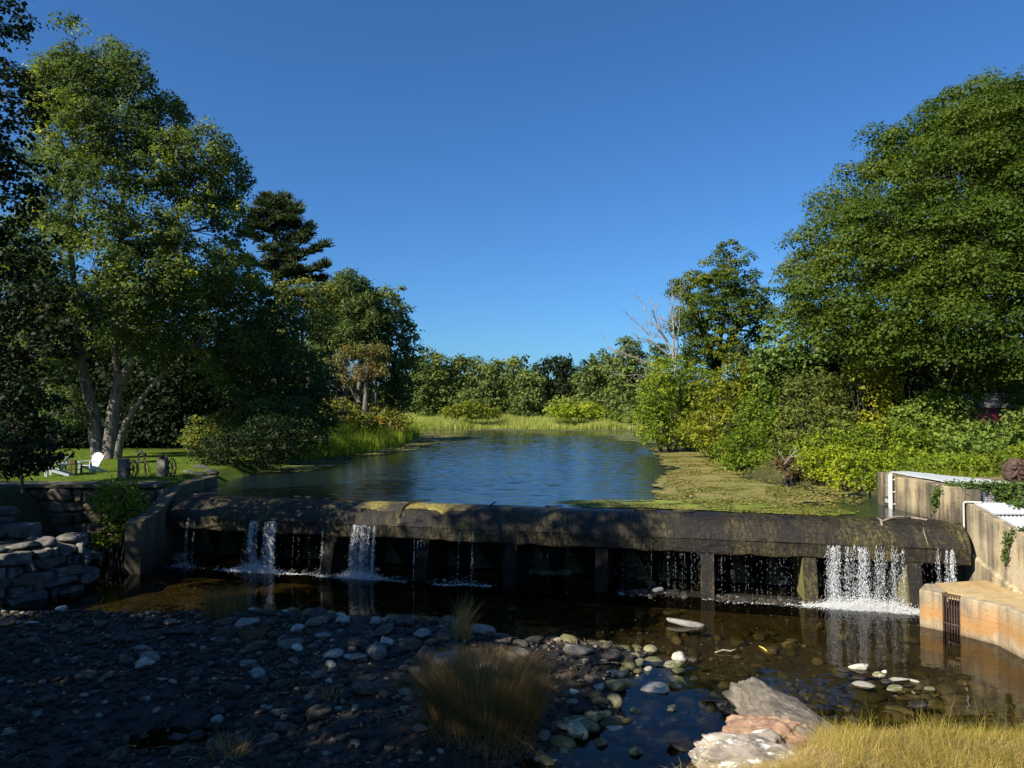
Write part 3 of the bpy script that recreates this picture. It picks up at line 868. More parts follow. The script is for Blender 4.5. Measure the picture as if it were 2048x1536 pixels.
SINGLES = [
 (1378,1252,80,'long pale rock lying alone in the brown pool','pale_stone',(1.7,.6,.55),-0.25),
 (1362,1318,36,'angular pale stone with a mossy foot at the head of the blue channel','pale_stone',(1,.8,.95),0.4),
 (1345,1333,40,'rounded mossy stone just left of the angular pale stone','mossy_stone',(1,.8,.7),0.2),
 (1385,1322,20,'small grey stone touching the right side of the angular pale stone','cobble',(1,.8,.9),0.2),
 (1308,1382,58,'broad whitish stone in the middle of the shallow channel','pale_stone',(1.2,.8,.65),-0.3),
 (1352,1372,46,'squat green brown stone with a pale top in the channel','mossy_stone',(1,.9,.95),0.3),
 (1358,1345,30,'dark mossy stone between the pale stones of the channel','mossy_stone',(1,.8,.7),0.9),
 (1263,1372,56,'flat yellow green stone at the left side of the channel','mossy_stone',(1.3,.9,.4),0.1),
 (1275,1340,22,'small dark round stone standing in the blue channel water','cobble',(1,.9,.7),0.1),
 (1344,1420,26,'pointed brown stone with reddish tip in the lower channel','mossy_stone',(1,.7,1.1),0.7),
 (1272,1425,24,'little bright mossy stone low in the channel','mossy_stone',(1,.8,.8),1.7),
 (1202,1488,34,'yellow green mossy stone at the bottom end of the channel','mossy_stone',(1,.8,.9),0.2),
 (1275,1508,34,'bright mossy stone beside the dry grass edge','mossy_stone',(1,.8,.9),0.8),
 (1150,1450,70,'large mossy slab at the gravel edge above the blue water','mossy_stone',(1.4,.8,.5),0.5),
 (1125,1458,48,'leaning mossy rock left of the large mossy slab','mossy_stone',(1.2,.8,.6),-0.5),
 (1188,1442,44,'dark rock right of the large mossy slab','mossy_stone',(1.0,.8,.8),-0.9),
 (1146,1388,24,'pale round stone on the bar right of the grass tuft','pale_stone',(1,.85,.9),0.0),
 (285,1302,36,'pale round stone alone in the shaded left part of the bar','pale_stone',(1.1,.8,.75),0.1),
 (120,1225,22,'small upright sunlit stone at the left water edge','pale_stone',(.8,.7,1.2),0.1),
 (20,1250,34,'flat sunlit stone at the far left edge of the bar','pale_stone',(1.3,.8,.4),0.1),
 (62,1248,26,'sunlit flat stone second from the left edge','pale_stone',(1.2,.8,.5),0.6),
 (350,1270,70,'broad low dark rock left of the weeds on the bar','cobble',(1.3,.8,.65),0.1),
 (345,1248,30,'pale tilted stone above the broad low dark rock','pale_stone',(1.1,.7,.8),-0.3),
 (570,1235,78,'long flat dark rock at the top edge of the bar','wet_stone',(2.0,.6,.4),0.0),
 (655,1242,44,'rounded grey rock at the bar top beside the dark pool','cobble',(1.2,.8,.8),0.2),
 (595,1300,26,'pale stone balanced on the cobbles in mid bar','pale_stone',(1,.8,.9),0.2),
 (1722,1338,42,'pale stone with mossy side at the upper left of the right hand group','pale_stone',(1.3,.7,.7),-0.3),
 (1690,1342,34,'half drowned dark stone left of the right hand group','wet_stone',(1.4,.8,.4),0.0),
 (1728,1372,48,'long pale green stone at the lower left of the right hand group','pale_stone',(1.5,.7,.55),-0.3),
 (1720,1358,28,'dark flat stone just above the long pale green stone','wet_stone',(1.3,.8,.5),0.0),
 (1758,1352,26,'small mossy stone in the middle of the right hand group','mossy_stone',(1.1,.8,.8),0.0),
 (1775,1366,24,'dark wet stone in the middle of the right hand group','wet_stone',(1,.8,.9),0.4),
 (1795,1362,44,'flat pale stone with green foot in the right hand group','pale_stone',(1.5,.7,.55),-0.2),
 (1790,1380,36,'low mossy stone at the front of the right hand group','mossy_stone',(1.3,.8,.6),0.2),
 (1832,1364,24,'small tilted whitish stone right of the group in the pool','pale_stone',(1.4,.6,.6),-0.6),
 (1862,1380,24,'mossy stone standing alone at the right of the group','mossy_stone',(1.1,.8,.8),0.2),
 (1838,1412,44,'half sunken flat grey stone nearest the yellow grass','wet_stone',(1.5,.8,.4),-0.3),
 (1770,1345,12,'tiny pale stone behind the small mossy one','pale_stone',(1.1,.8,.8),0.2),
 (1290,1158,34,'moss topped rock left in the pile below the dam','mossy_stone',(1.2,.8,.8),0.0),
 (1328,1160,20,'round moss topped rock right in the pile below the dam','mossy_stone',(1,.8,.9),0.0),
 (1314,1184,30,'light faceted stone at the front of the pile below the dam','pale_stone',(1,.8,1.1),0.5),
 (1288,1186,28,'dark stone left of the light faceted stone below the dam','wet_stone',(1.1,.8,.9),0.2),
 (1348,1186,34,'low dark stone right of the light faceted stone below the dam','wet_stone',(1.3,.8,.6),0.2),
 (1305,1170,30,'brown rock in the middle of the pile below the dam','cobble',(1.1,.8,.8),0.9),
 (1065,1146,20,'smallest mossy rock in the shade under the dam','mossy_stone',(1,.8,.9),0.0),
 (1098,1148,52,'long mossy rock between two others under the dam','mossy_stone',(1.6,.8,.7),0.1),
 (1132,1148,36,'bright moss topped rock at the right end of the row under the dam','mossy_stone',(1.2,.8,.8),-0.3),
 (756,1140,20,'round wet rock beside the second waterfall','wet_stone',(1,.8,.9),0.0),
 (1690,1200,52,'dark wet rock in the foam of the widest waterfall','wet_stone',(1.5,.8,.6),-0.2),
 (1434,1404,60,'low mossy wet stone left of the dark boulder','wet_stone',(1.4,.8,.4),0.1),
 (1360,1496,60,'rounded brown stone in the water below the lichen boulder','wet_stone',(1.2,.9,.7),0.1),
]
for (px, py, wp, lab, mt, sc, rz) in SINGLES:
    zz = 0.0 if px > 1200 or py < 1215 else max(0.05, hz(G(px, py, 0.1).x, G(px, py, 0.1).y))
    pxstone(px, py, wp, lab, mt, z=zz, sc=sc, rz=rz, zo=0.05 if zz == 0.0 else 0.2)

# the big boulders at the grassy corner
def boulder(name, seed, mat, px, py, z, size, rot, label):
    me_ = rock_mesh(name, seed, 6, 9, 1.0, 0.02, 40.0, 0.24)
    me_.materials.append(M[mat])
    o = bpy.data.objects.new(name, me_); COL.objects.link(o)
    o.location = G(px, py, z); o.scale = size; o.rotation_euler = rot
    return tag(o, label, 'boulder')
boulder('boulder', 921, 'grey_boulder', 1560, 1440, 0.12, (1.0, 0.8, 0.50), (0.2, 0.30, -0.35), 'grey slanting boulder behind the reddish one')
boulder('boulder', 915, 'wet_stone', 1484, 1420, 0.0, (0.50, 0.32, 0.24), (0, 0, 0.1), 'small dark boulder at the water left of the reddish one')
boulder('boulder', 903, 'brown_boulder', 1545, 1478, 0.18, (0.78, 0.5, 0.55), (0.1, 0.05, -0.2), 'reddish brown boulder in the middle of the group')
boulder('boulder', 908, 'lichen_boulder', 1510, 1535, 0.05, (1.42, 0.8, 0.52), (0.05, 0.16, 0.12), 'grey boulder crusted with white lichen')
boulder('boulder', 931, 'grey_boulder', 1630, 1490, 0.1, (1.05, 0.6, 0.42), (0.0, 0.3, -0.45), 'low grey slab running into the grass right of the reddish boulder')

# ---------------------------------------------------------------- the dam
def u_of(px, zz=1.9, vq=1.08):
    # u along the dam whose lip shows at pixel column px
    dx = (px-1024.0)/F/math.cos(TILT)
    o_ = DA + DN*vq
    # (o + DAX u).x = dx * (o + DAX u).y
    return (dx*o_[1]-o_[0])/(DAX[0]-dx*DAX[1])

dam = empty('dam', dam_pt(DLEN/2, 0, 0), 'low concrete overflow dam with a rounded wet crest, standing on buttresses', 'dam')
prof = [(-2.3,-0.5),(-2.3,1.2),(-1.4,2.3),(-0.7,2.56),(-0.3,2.62),(0.0,2.63),(0.25,2.61),(0.45,2.55),(0.65,2.45),(0.82,2.31),(0.95,2.16),(1.03,2.02),(1.08,1.90)]
# crest mesh fine in u for roughness
nu = 900
us = np.linspace(-0.2, DLEN+0.4, nu)
pr = np.array(prof[2:])
# resample profile finely
seg = np.concatenate([[0], np.cumsum(np.hypot(*np.diff(pr, axis=0).T))])
tt = np.linspace(0, seg[-1], 60)
pv, pz = np.interp(tt, seg, pr[:,0]), np.interp(tt, seg, pr[:,1])
U, K = np.meshgrid(us, np.arange(len(tt)))
rr = vnoise(U, K*0.035, 0.30, 41)*0.035 + vnoise(U, K*0.05, 1.6, 42)*0.05 + vnoise(U, K*0.035, 0.09, 43)*0.028
rr -= 0.035*np.exp(-((np.mod(U, 3.45)-1.7)/0.035)**2)      # pour joints
Vv = pv[K] + rr*0.6; Zz = pz[K] + rr*0.5*(K > 4)
PX = DA[0] + DAX[0]*U + DN[0]*Vv; PY = DA[1] + DAX[1]*U + DN[1]*Vv
vs = np.stack([PX, PY, Zz], -1).reshape(-1, 3)
i_ = (np.arange(len(tt)-1)[:, None]*nu + np.arange(nu-1)[None, :]).reshape(-1)
fs = np.stack([i_, i_+1, i_+nu+1, i_+nu], -1)
mi = np.zeros(len(fs), int)
fu = vs[fs].mean(1); uu = (fu[:,0]-DA[0])*DAX[0] + (fu[:,1]-DA[1])*DAX[1]; vq = (fu[:,0]-DA[0])*DN[0] + (fu[:,1]-DA[1])*DN[1]
mossy = (uu > 7.3) & (uu < 14.5+2*vnoise(uu, vq, 2.0, 3)) & (vq < 0.55 + 0.5*vnoise(uu, vq*3, 0.8, 4))
mi[mossy] = 1
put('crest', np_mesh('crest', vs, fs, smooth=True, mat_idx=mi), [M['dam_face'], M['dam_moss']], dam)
def slab(name, v0, v1, z0, z1, mat, u0=-0.2, u1=None):
    u1 = DLEN+0.4 if u1 is None else u1
    m_ = MB()
    m_.add([dam_pt(u0,v0,z0),dam_pt(u1,v0,z0),dam_pt(u1,v1,z0),dam_pt(u0,v1,z0),dam_pt(u0,v0,z1),dam_pt(u1,v0,z1),dam_pt(u1,v1,z1),dam_pt(u0,v1,z1)],
           [(0,3,2,1),(4,5,6,7),(0,1,5,4),(1,2,6,5),(2,3,7,6),(3,0,4,7)])
    return m_.build(name, mat, dam)
U2, K2 = np.meshgrid(us, np.arange(16))
r2 = vnoise(U2, K2*0.035, 0.25, 44)*0.03 + vnoise(U2, K2*0.035, 0.08, 45)*0.02
V2 = 1.05 + r2; Z2 = 1.90 - 0.48*K2/15 + (K2 == 15)*vnoise(U2, K2*0, 0.5, 46)*0.07
V2[15] -= 0.03
vs2 = np.stack([DA[0]+DAX[0]*U2+DN[0]*V2, DA[1]+DAX[1]*U2+DN[1]*V2, Z2], -1).reshape(-1, 3)
i2 = (np.arange(15)[:, None]*nu + np.arange(nu-1)[None, :]).reshape(-1)
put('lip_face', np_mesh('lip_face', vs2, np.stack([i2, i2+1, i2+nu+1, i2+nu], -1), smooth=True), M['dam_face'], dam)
slab('lip_beam', 0.55, 1.0, 1.45, 1.86, M['wet_shaded'])
slab('back_wall', -2.2, -1.3, -0.6, 2.25, M['wet_shaded'])
slab('deck_slab', -1.3, 0.55, 1.80, 2.05, M['wet_shaded'])
slab('sill', -1.3, 1.55, -0.6, -0.02, M['wet_shaded'])
slab('toe_ledge', 0.6, 1.35, -0.6, 0.02, M['wet_shaded'], 19.2, 24.8)
BUT = None
BUT = [u_of(q_) for q_ in (500, 662, 848, 1022, 1202, 1412, 1615, 1822)]
for ub in BUT:
    lit_ = ub > u_of(1300)  # piers left of the sunny stretch get shade put into their colour
    m_ = MB(); t = 0.42
    pf = [(-1.25,-0.5),(1.45,-0.5),(1.42,0.1),(1.22,0.8),(1.02,1.41),(-1.25,1.41)]
    o = dam_pt(ub-t/2, 0, 0)
    m_.extrude(pf, o, (DN[0], DN[1], 0), (0,0,1), (DAX[0]*t, DAX[1]*t, 0))
    ob_ = m_.build('buttress', [M['buttress'] if lit_ else M['wet_shaded'], M['dam_face'] if lit_ else M['wet_shaded']], dam)
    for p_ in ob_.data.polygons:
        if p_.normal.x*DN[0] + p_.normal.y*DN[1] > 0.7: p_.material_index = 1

# rubble washed against the dam foot
r = np.random.default_rng(33); parts = []
for k_ in range(520):
    u = r.choice([r.uniform(u_of(1235), u_of(1370)), r.uniform(u_of(1425), u_of(1590)), r.uniform(u_of(1425), u_of(1590)), r.uniform(u_of(560), u_of(1000))])
    q = 1.15 + abs(r.normal())*0.22; s_ = 0.035 + 0.10*r.random()**2.2
    p_ = dam_pt(u, q, (0.06 if q < 1.4 else -0.01)*r.random())
    v_, f_ = rock_tiny[r.integers(6)] if s_ < 0.08 else rock_lo[r.integers(10)]
    parts.append((xf(v_, (s_*r.uniform(.9,1.5), s_, s_*r.uniform(.6,1)), r.uniform(0,6.28), r.uniform(-.3,.3), tuple(p_)), f_))
v_, f_ = join_arrays(parts)
tag(put('rubble', np_mesh('rubble', v_, f_, smooth=True), M['gravel']), 'small wet rubble washed up along the foot of the dam', 'rubble', None, 'stuff')

# ---------------------------------------------------------------- falling water
def octa_cloud(pos, rad, lng):
    n = len(pos)
    base = np.array([[1,0,0],[0,1,0],[-1,0,0],[0,-1,0],[0,0,1],[0,0,-1]], float)
    v = pos[:, None, :] + base[None]*np.stack([rad, rad, lng], -1)[:, None, :]
    fb = np.array([[0,1,4],[1,2,4],[2,3,4],[3,0,4],[1,0,5],[2,1,5],[3,2,5],[0,3,5]])
    f = (np.arange(n)*6)[:, None, None] + fb[None]
    return v.reshape(-1, 3), f.reshape(-1, 3)

def drops(us_, per, ztop, spread=0.02, r0=0.007, r1=0.016, seed=0, vf=1.08, drift=0.0, stretch=2.0):
    r = np.random.default_rng(seed)
    us_ = np.asarray(us_); n = len(us_)*per
    u = np.repeat(us_, per); t = r.random(n)**0.8
    z = ztop*(1 - t)
    fall = np.sqrt(np.clip(ztop - z, 0, 9))
    u = u + r.normal(size=n)*spread*(0.3 + fall) + drift*fall
    vq_ = vf + 0.04 + 0.10*fall + np.abs(r.normal(size=n))*spread*fall
    p = (DA[None] + DAX[None]*u[:, None] + DN[None]*vq_[:, None])
    pos = np.concatenate([p, z[:, None]], 1)
    rad = r.uniform(r0, r1, n)*(1 + 0.4*(r.random(n) < 0.1))
    lng = rad*stretch*(1.5 + 5*np.exp(-2.2*fall)*r.random(n) + 1.5*r.random(n))
    return octa_cloud(pos, rad, lng)

def foam_cloud(uc, su, vc, sv, n, seed, rmax=0.035, hgt=0.16):
    r = np.random.default_rng(seed)
    u = uc + r.normal(size=n)*su; q = vc + r.normal(size=n)*sv + np.abs(r.normal(size=n))*0.08
    z = np.abs(r.normal(size=n))**1.5*hgt*np.exp(-((u-uc)/(su*1.6))**2)
    p = (DA[None] + DAX[None]*u[:, None] + DN[None]*q[:, None])
    rad = r.uniform(0.008, rmax, n)
    return octa_cloud(np.concatenate([p, z[:, None]], 1), rad*1.2, rad*0.6)

FALLS = [
 (375, 397, 4, 45, 'faint thin waterfall at the left end of the dam', 260, 0.012),
 (500, 556, 34, 95, 'bright narrow waterfall on the left part of the dam', 4500, 0.02),
 (648, 658, 2, 40, 'trickle of drops between the two bright left waterfalls', 60, 0.012),
 (706, 757, 30, 75, 'pale veil waterfall left of the dam centre', 2600, 0.016),
 (918, 950, 3, 32, 'two thin threads of water at the shaded dam centre', 90, 0.01),
 (1640, 1812, 46, 80, 'widest waterfall near the right end of the dam', 9000, 0.022),
 (1866, 1898, 12, 80, 'narrow waterfall against the right concrete wall', 1600, 0.018),
]
BUNCH = [[(382,1,.03),(393,1,.04)], [(508,4,.10),(520,2,.08),(545,4,.12),(552,2,.05)], [(652,1,.03)], [(712,1,.1),(724,1,.12),(738,1,.12),(750,1.6,.06)], [(921,1,.01),(948,1.4,.01)],
         [(1660,5,.10),(1668,3,.05),(1690,1,.2),(1706,3,.10),(1718,5,.10),(1728,2,.15),(1752,4,.06),(1760,2,.12),(1785,1.2,.15),(1800,.8,.2)], [(1875,1,.08),(1886,2,.07),(1896,2,.05)]]
for k_, (xa, xb, ns, per, lab, nf, spr) in enumerate(FALLS):
    ua, ub_ = u_of(xa), u_of(xb)
    r = np.random.default_rng(60+k_)
    # strands bunch together
    bun = BUNCH[k_]; wts = np.array([q_[1] for q_ in bun], float); wts /= wts.sum()
    ch = r.choice(len(bun), ns, p=wts)
    per = int(per*0.8)
    us_ = np.array([u_of(bun[q_][0]) for q_ in ch]) + r.normal(size=ns)*np.array([bun[q_][2] for q_ in ch])
    root = empty('waterfall', dam_pt((ua+ub_)/2, 1.2, 0), lab, 'waterfall', 'waterfalls over the dam')
    v_, f_ = drops(us_, int(per*2.1), 1.88, spr*1.9, 0.0022, 0.0062, seed=70+k_, drift=-0.03)
    put('falling_water', np_mesh('falling_water', v_, f_), M['falling_water'], root)['kind'] = 'stuff'
    v_, f_ = foam_cloud((ua+ub_)/2, (ub_-ua)*0.33+0.12, 1.45, 0.14, int(nf*1.0), 80+k_, 0.019, 0.11)
    put('splash', np_mesh('splash', v_, f_), M['foam'], root)['kind'] = 'stuff'
parts = []
parts.append(drops(np.sort(rng.uniform(u_of(1240), u_of(1640), 95)), 9, 1.42, 0.006, 0.0012, 0.0024, 91, 1.0, 0, 4.5))
parts.append(drops(rng.uniform(u_of(560), u_of(700), 20), 9, 1.42, 0.01, 0.0012, 0.0024, 92, 1.0, 0, 4.0))
parts.append(drops(np.sort(rng.uniform(u_of(1640), u_of(1900), 60)), 14, 1.42, 0.006, 0.0014, 0.0028, 93, 1.0, 0, 4.5))
parts.append(drops(rng.uniform(u_of(1015), u_of(1100), 12), 9, 1.42, 0.01, 0.0012, 0.0026, 94, 1.0, 0, 4.0))
parts.append(drops(np.linspace(u_of(830), u_of(850), 4), 40, 1.42, 0.008, 0.005, 0.010, 95, 1.0))
v_, f_ = join_arrays(parts)
tag(put('dripping_water', np_mesh('dripping_water', v_, f_), M['falling_water']), 'curtain of fine drops falling from under the dam lip', 'water drops', None, 'stuff')
parts = []
for (xa, xb, n_, vv_) in ((1400,1640,260,1.62),(560,700,500,1.5),(760,830,160,1.5),(1240,1300,200,1.5),(880,990,420,1.7),(1640,1830,700,1.85)):
    r = np.random.default_rng(xa)
    u = r.uniform(u_of(xa), u_of(xb), n_); q = vv_ + r.normal(size=n_)*0.10 + vnoise(u, u*0, 0.7, 6)*0.5
    p = DA[None] + DAX[None]*u[:, None] + DN[None]*q[:, None]
    rad = r.uniform(0.005, 0.014, n_)
    parts.append(octa_cloud(np.concatenate([p, np.full((n_, 1), 0.004)], 1), rad*1.5, rad*0.5))
# bubbles drifting on the pool
n_ = 260; r = np.random.default_rng(9)
x = r.uniform(-13, 12, n_); y = r.uniform(19, 28, n_)
keep = ((x-DA[0])*DN[0] + (y-DA[1])*DN[1] > 1.6); x, y = x[keep], y[keep]
rad = r.uniform(0.004, 0.012, len(x))
parts.append(octa_cloud(np.stack([x, y, np.full(len(x), 0.004)], -1), rad*1.4, rad*0.4))
v_, f_ = join_arrays(parts)
tag(put('foam', np_mesh('foam', v_, f_), M['foam']), 'thin white foam line and bubbles on the pool at the dam foot', 'foam', None, 'stuff')

# ---------------------------------------------------------------- right abutment
UP, YX = (0,0,1), (0,1,0)
wall = empty('abutment_wall', (14.4, 26, 0), 'tall stained concrete abutment wall at the right end of the dam', 'wall')
m_ = MB()
m_.prism([(14.2,23.8),(14.72,23.8),(14.72,27.55),(14.2,27.55)], -0.6, 3.78)
m_.build('wall_panel', M['concrete'], wall, bevel=0.03)
m_ = MB(); m_.prism([(14.2,28.15),(14.72,28.15),(14.72,28.5),(14.2,28.5)], 1.0, 3.84); m_.build('end_post', M['concrete'], wall, bevel=0.02)
m_ = MB(); m_.prism([(14.72,23.8),(15.2,23.8),(15.2,28.5),(14.72,28.5)], -0.6, 3.70); m_.build('inner_wall', M['concrete'], wall)
m_ = MB()
for i in range(4):
    y0 = 27.57 + i*0.145
    m_.box(14.32, 14.42, y0, y0+0.125, 2.2 + 0.75, 3.8)
m_.build('stop_log_boards', M['grey_wood'], wall)
m_ = MB(); m_.box(14.30, 14.44, 27.56, 28.14, 1.2, 2.93); m_.build('lower_board', M['dark_plank'], wall)
m_ = MB(); m_.box(14.27, 14.295, 27.60, 28.10, 3.05-0.33, 3.05-0.18); m_.build('pale_strip', M['grey_panel'], wall)
m_ = MB(); m_.box(14.12, 14.196, 27.40, 27.54, 2.2, 3.83); m_.build('gauge_board', M['white_pvc'], wall)
m_ = MB(); m_.tube([(14.06,27.22,2.2),(14.06,27.22,3.9)], [0.055,0.055], 12)
for z in (2.75, 3.2, 3.65): m_.box(14.0, 14.22, 27.19, 27.25, z, z+0.04)
pp = m_.build('white_pipe', M['white_pvc'])
tag(pp, 'upright white plastic pipe fixed to the abutment wall by the slot', 'pipe')

# deck with gratings, above the upper channel
deck = empty('walkway_deck', (16, 26, 3.3), 'flat deck of pale metal gratings behind the abutment wall', 'deck')
def grate(name, poly4, rows, cols, mat, parent, th=0.03):
    """metal grating between four corners: bearing bars and cross rods"""
    m_ = MB(); a, b_, c_, d = [Vector(q) for q in poly4]
    n = (b_-a).cross(d-a).normalized()
    for i in range(rows+1):
        t = i/rows
        m_.bar(a.lerp(d, t), b_.lerp(c_, t), 0.018, th, n)
    for i in range(cols+1):
        t = i/cols
        m_.bar(a.lerp(b_, t) - n*0.004, d.lerp(c_, t) - n*0.004, 0.014, th*0.8, n)
    return m_.build(name, mat, parent)
def panel(name, poly4, th, mat, parent, bevel=0.0):
    m_ = MB(); a, b_, c_, d = [Vector(q) for q in poly4]
    n = (b_-a).cross(d-a).normalized()*(-th)
    m_.add([a,b_,c_,d,a+n,b_+n,c_+n,d+n], [(0,1,2,3),(7,6,5,4),(0,4,5,1),(1,5,6,2),(2,6,7,3),(3,7,4,0)])
    return m_.build(name, mat, parent, bevel)
ys_ = [23.95, 25.0, 26.1, 27.2, 28.3]
def dx1(y): return 16.75 - (y-23.95)*0.33
for i in range(4):
    zc = 3.83 + 0.012*(i % 2); ya, yb = ys_[i]+.01, ys_[i+1]-.01
    panel('grating_frame', [(14.6,ya,zc),(14.6,yb,zc),(dx1(yb),yb,zc),(dx1(ya),ya,zc)], 0.04, M['galvanised'], deck)
    m_ = MB()
    for k2 in range(20):
        xx = 14.62 + k2*0.107
        ye = min(yb, 23.95 + (16.75-xx)/0.33)
        if ye > ya+0.1: m_.box(xx, xx+.03, ya, ye, zc+0.001, zc+0.022)
    for k2 in range(4):
        y_ = ya + 0.01 + k2*0.34; m_.box(14.61, dx1(y_), y_, y_+.04, zc+0.003, zc+0.03)
    m_.build('grating', M['galvanised'], deck)
m_ = MB(); m_.box(15.2,19.0,24.0,24.25,2.6,3.78); m_.build('front_wall', M['concrete'], deck)
m_ = MB(); m_.prism([(16.75,24.0),(16.95,24.0),(15.5,28.5),(15.3,28.5)],1.2,3.80); m_.build('rear_wall', M['concrete'], deck)
# mesh screen and grey panel on the deck's front wall
ms = MB()
for i in range(14): ms.tube([(15.22+i*0.045,23.95,3.12),(15.22+i*0.045,23.95,3.74)], [0.006]*2, 4)
for i in range(9): ms.tube([(15.2,23.955,3.14+i*0.07),(15.86,23.955,3.14+i*0.07)], [0.005]*2, 4)
ms.build('wire_screen', M['galvanised'], deck)
m_ = MB(); m_.box(16.75,17.9,23.9,23.97,3.12,3.66)
for i in range(7): m_.box(16.76,17.9,23.88,23.9,3.14+i*0.075,3.17+i*0.075)
m_.build('ribbed_panel', M['grey_panel'], deck)

# sloping fish ladder channel running towards the camera
lad = empty('fish_ladder', (15, 20, 0), 'sloping concrete channel roofed with metal gratings, descending towards the right edge', 'fish ladder')
y0, y1 = 23.78, 15.0
def ztop(y): return 3.26 - (23.78-y)*0.175
def xin(y): return 14.72 - (23.78-y)*0.085
m_ = MB()
m_.add([(xin(y0),y0,-0.6),(xin(y1),y1,-0.6),(xin(y1),y1,ztop(y1)),(xin(y0),y0,ztop(y0)),
        (xin(y0)+.28,y0,-0.6),(xin(y1)+.28,y1,-0.6),(xin(y1)+.28,y1,ztop(y1)),(xin(y0)+.28,y0,ztop(y0))],
       [(0,1,2,3),(7,6,5,4),(0,4,5,1),(1,5,6,2),(2,6,7,3),(3,7,4,0)])
m_.build('side_wall', M['ladder_concrete'], lad, bevel=0.025)
m_ = MB()
def zf(y): return 1.72 - (23.78-y)*0.23
m_.add([(xin(y0)-.09,y0,-0.6),(xin(y1)-.09,y1,-0.6),(xin(y1)-.09,y1,zf(y1)-.02),(xin(y0)-.09,y0,zf(y0)-.02),
        (xin(y0),y0-.003,-0.6),(xin(y1),y1,-0.6),(xin(y1),y1,zf(y1)+.06),(xin(y0),y0-.003,zf(y0)+.06)],
       [(0,1,2,3),(7,6,5,4),(0,4,5,1),(1,5,6,2),(2,6,7,3),(3,7,4,0)])
m_.build('footing_ledge', M['ladder_concrete'], lad)
m_ = MB()
m_.add([(16.5,y0,-0.6),(16.0,y1,-0.6),(16.0,y1,ztop(y1)+.05),(16.5,y0,ztop(y0)+.05),(16.8,y0,-0.6),(16.3,y1,-0.6),(16.3,y1,ztop(y1)+.05),(16.8,y0,ztop(y0)+.05)],
       [(0,1,2,3),(7,6,5,4),(0,4,5,1),(1,5,6,2),(2,6,7,3),(3,7,4,0)])
m_.build('outer_wall', M['ladder_concrete'], lad)
for (ya, yb) in ((23.7,22.6),(22.35,21.2),(20.9,19.8),(19.5,18.4)):
    a, b_, c_, d = (xin(ya)+.2,ya,ztop(ya)+.03), (16.5,ya,ztop(ya)+.03), (16.45,yb,ztop(yb)+.03), (xin(yb)+.2,yb,ztop(yb)+.03)
    panel('grating_frame', [a,d,c_,b_], 0.035, M['galvanised'], lad)
    m_ = MB()
    for i in range(15):
        t = i/14
        p_, q_ = Vector(a).lerp(Vector(b_), t), Vector(d).lerp(Vector(c_), t)
        m_.bar(p_ + Vector((0,0,.012)), q_ + Vector((0,0,.012)), 0.03, 0.03)
    m_.build('grating', M['galvanised'], lad)
m_ = MB(); m_.tube([(14.60,23.74,1.75),(14.60,23.74,3.28),(14.66,23.7,3.31),(15.1,23.6,3.30)], [0.025]*4, 8); 
tag(m_.build('conduit', M['white_pvc']), 'thin white conduit running up the joint of the ladder wall', 'pipe')

# low entrance chamber in the pool
ch = empty('entrance_chamber', (13, 20.5, 0), 'low rust stained concrete chamber standing in the pool at the ladder foot', 'concrete chamber')
A_ = G(1833,1250); 
front = [(11.85,21.45),(12.25,20.98),(12.52,20.62),(13.0,19.75),(12.9,18.0),(12.6,15.0)]
ZT = 1.06
m_ = MB()
m_.prism([front[0], front[1], (12.55,21.25), (12.75,22.2), (12.45,22.2)], -0.6, ZT); m_.build('left_pier', M['rust_concrete'], ch, bevel=0.03)
m_ = MB()
m_.prism([front[2], front[3], front[4], front[5], (12.9,15.0), (13.2,18.0), (13.3,19.8), (12.82,20.85)], -0.6, [ZT, ZT+.02, ZT+.1, ZT+.2, ZT+.2, ZT+.1, ZT+.02, ZT]); m_.build('side_wall', M['rust_concrete'], ch, bevel=0.03)
m_ = MB()
top = [(12.55,21.25),(12.82,20.85),(13.3,19.8),(13.2,18.0),(12.9,15.0),(13.9,15.0),(14.2,18.0),(14.4,20.6),(14.6,22.6),(12.75,22.2)]
m_.prism(top, ZT-0.2, [ZT+.004,ZT+.004,ZT+.024,ZT+.104,ZT+.204,ZT+.204,ZT+.104,ZT+.024,ZT+.004,ZT+.004]); m_.build('top_slab', M['slab_concrete'], ch)
m_ = MB()
p0, p1 = Vector((12.27,20.97,0)), Vector((12.52,20.64,0))
for i in range(7):
    q = p0.lerp(p1, i/6)
    m_.tube([(q.x+.02,q.y+.02,-0.4),(q.x+.02,q.y+.02,ZT-0.02)], [0.013]*2, 6)
for z in (0.25, ZT-0.04):
    m_.bar((p0.x,p0.y,z),(p1.x,p1.y,z), 0.03, 0.03)
m_.build('bar_screen', M['rust_iron'], ch)
m_ = MB(); m_.add([(12.6,21.2,-0.5),(12.85,20.85,-0.5),(12.85,20.85,ZT-.21),(12.6,21.2,ZT-.21)], [(0,1,2,3)])
m_.prism([(12.56,21.24),(12.6,21.28),(12.9,20.9),(12.84,20.86)], -0.6, ZT-0.22)
m_.build('slot_shade_panel', M['wet_shaded'], ch)  # solid dark panel standing for the shade inside the slot
m_ = MB(); m_.bar((12.25,21.0,ZT+.01),(12.55,20.62,ZT+.01), 0.05, 0.04); m_.build('slot_frame', M['rust_iron'], ch)

# ---------------------------------------------------------------- left abutment and walls
lw = empty('wing_wall', (-14.2, 31, 0), 'curved mossy concrete wing wall at the left end of the dam', 'wall')
pf = [(28.0,-0.6),(28.0,1.92),(28.25,2.02),(28.9,2.10),(29.6,2.24),(30.2,2.45),(30.8,2.72),(31.5,2.95),(32.2,3.04),(35.2,3.07),(35.2,-0.6)]
m_ = MB(); m_.extrude(pf, (-14.75,0,0), YX, UP, (0.62,0,0)); m_.build('wall_body', M['old_concrete'], lw, bevel=0.03)

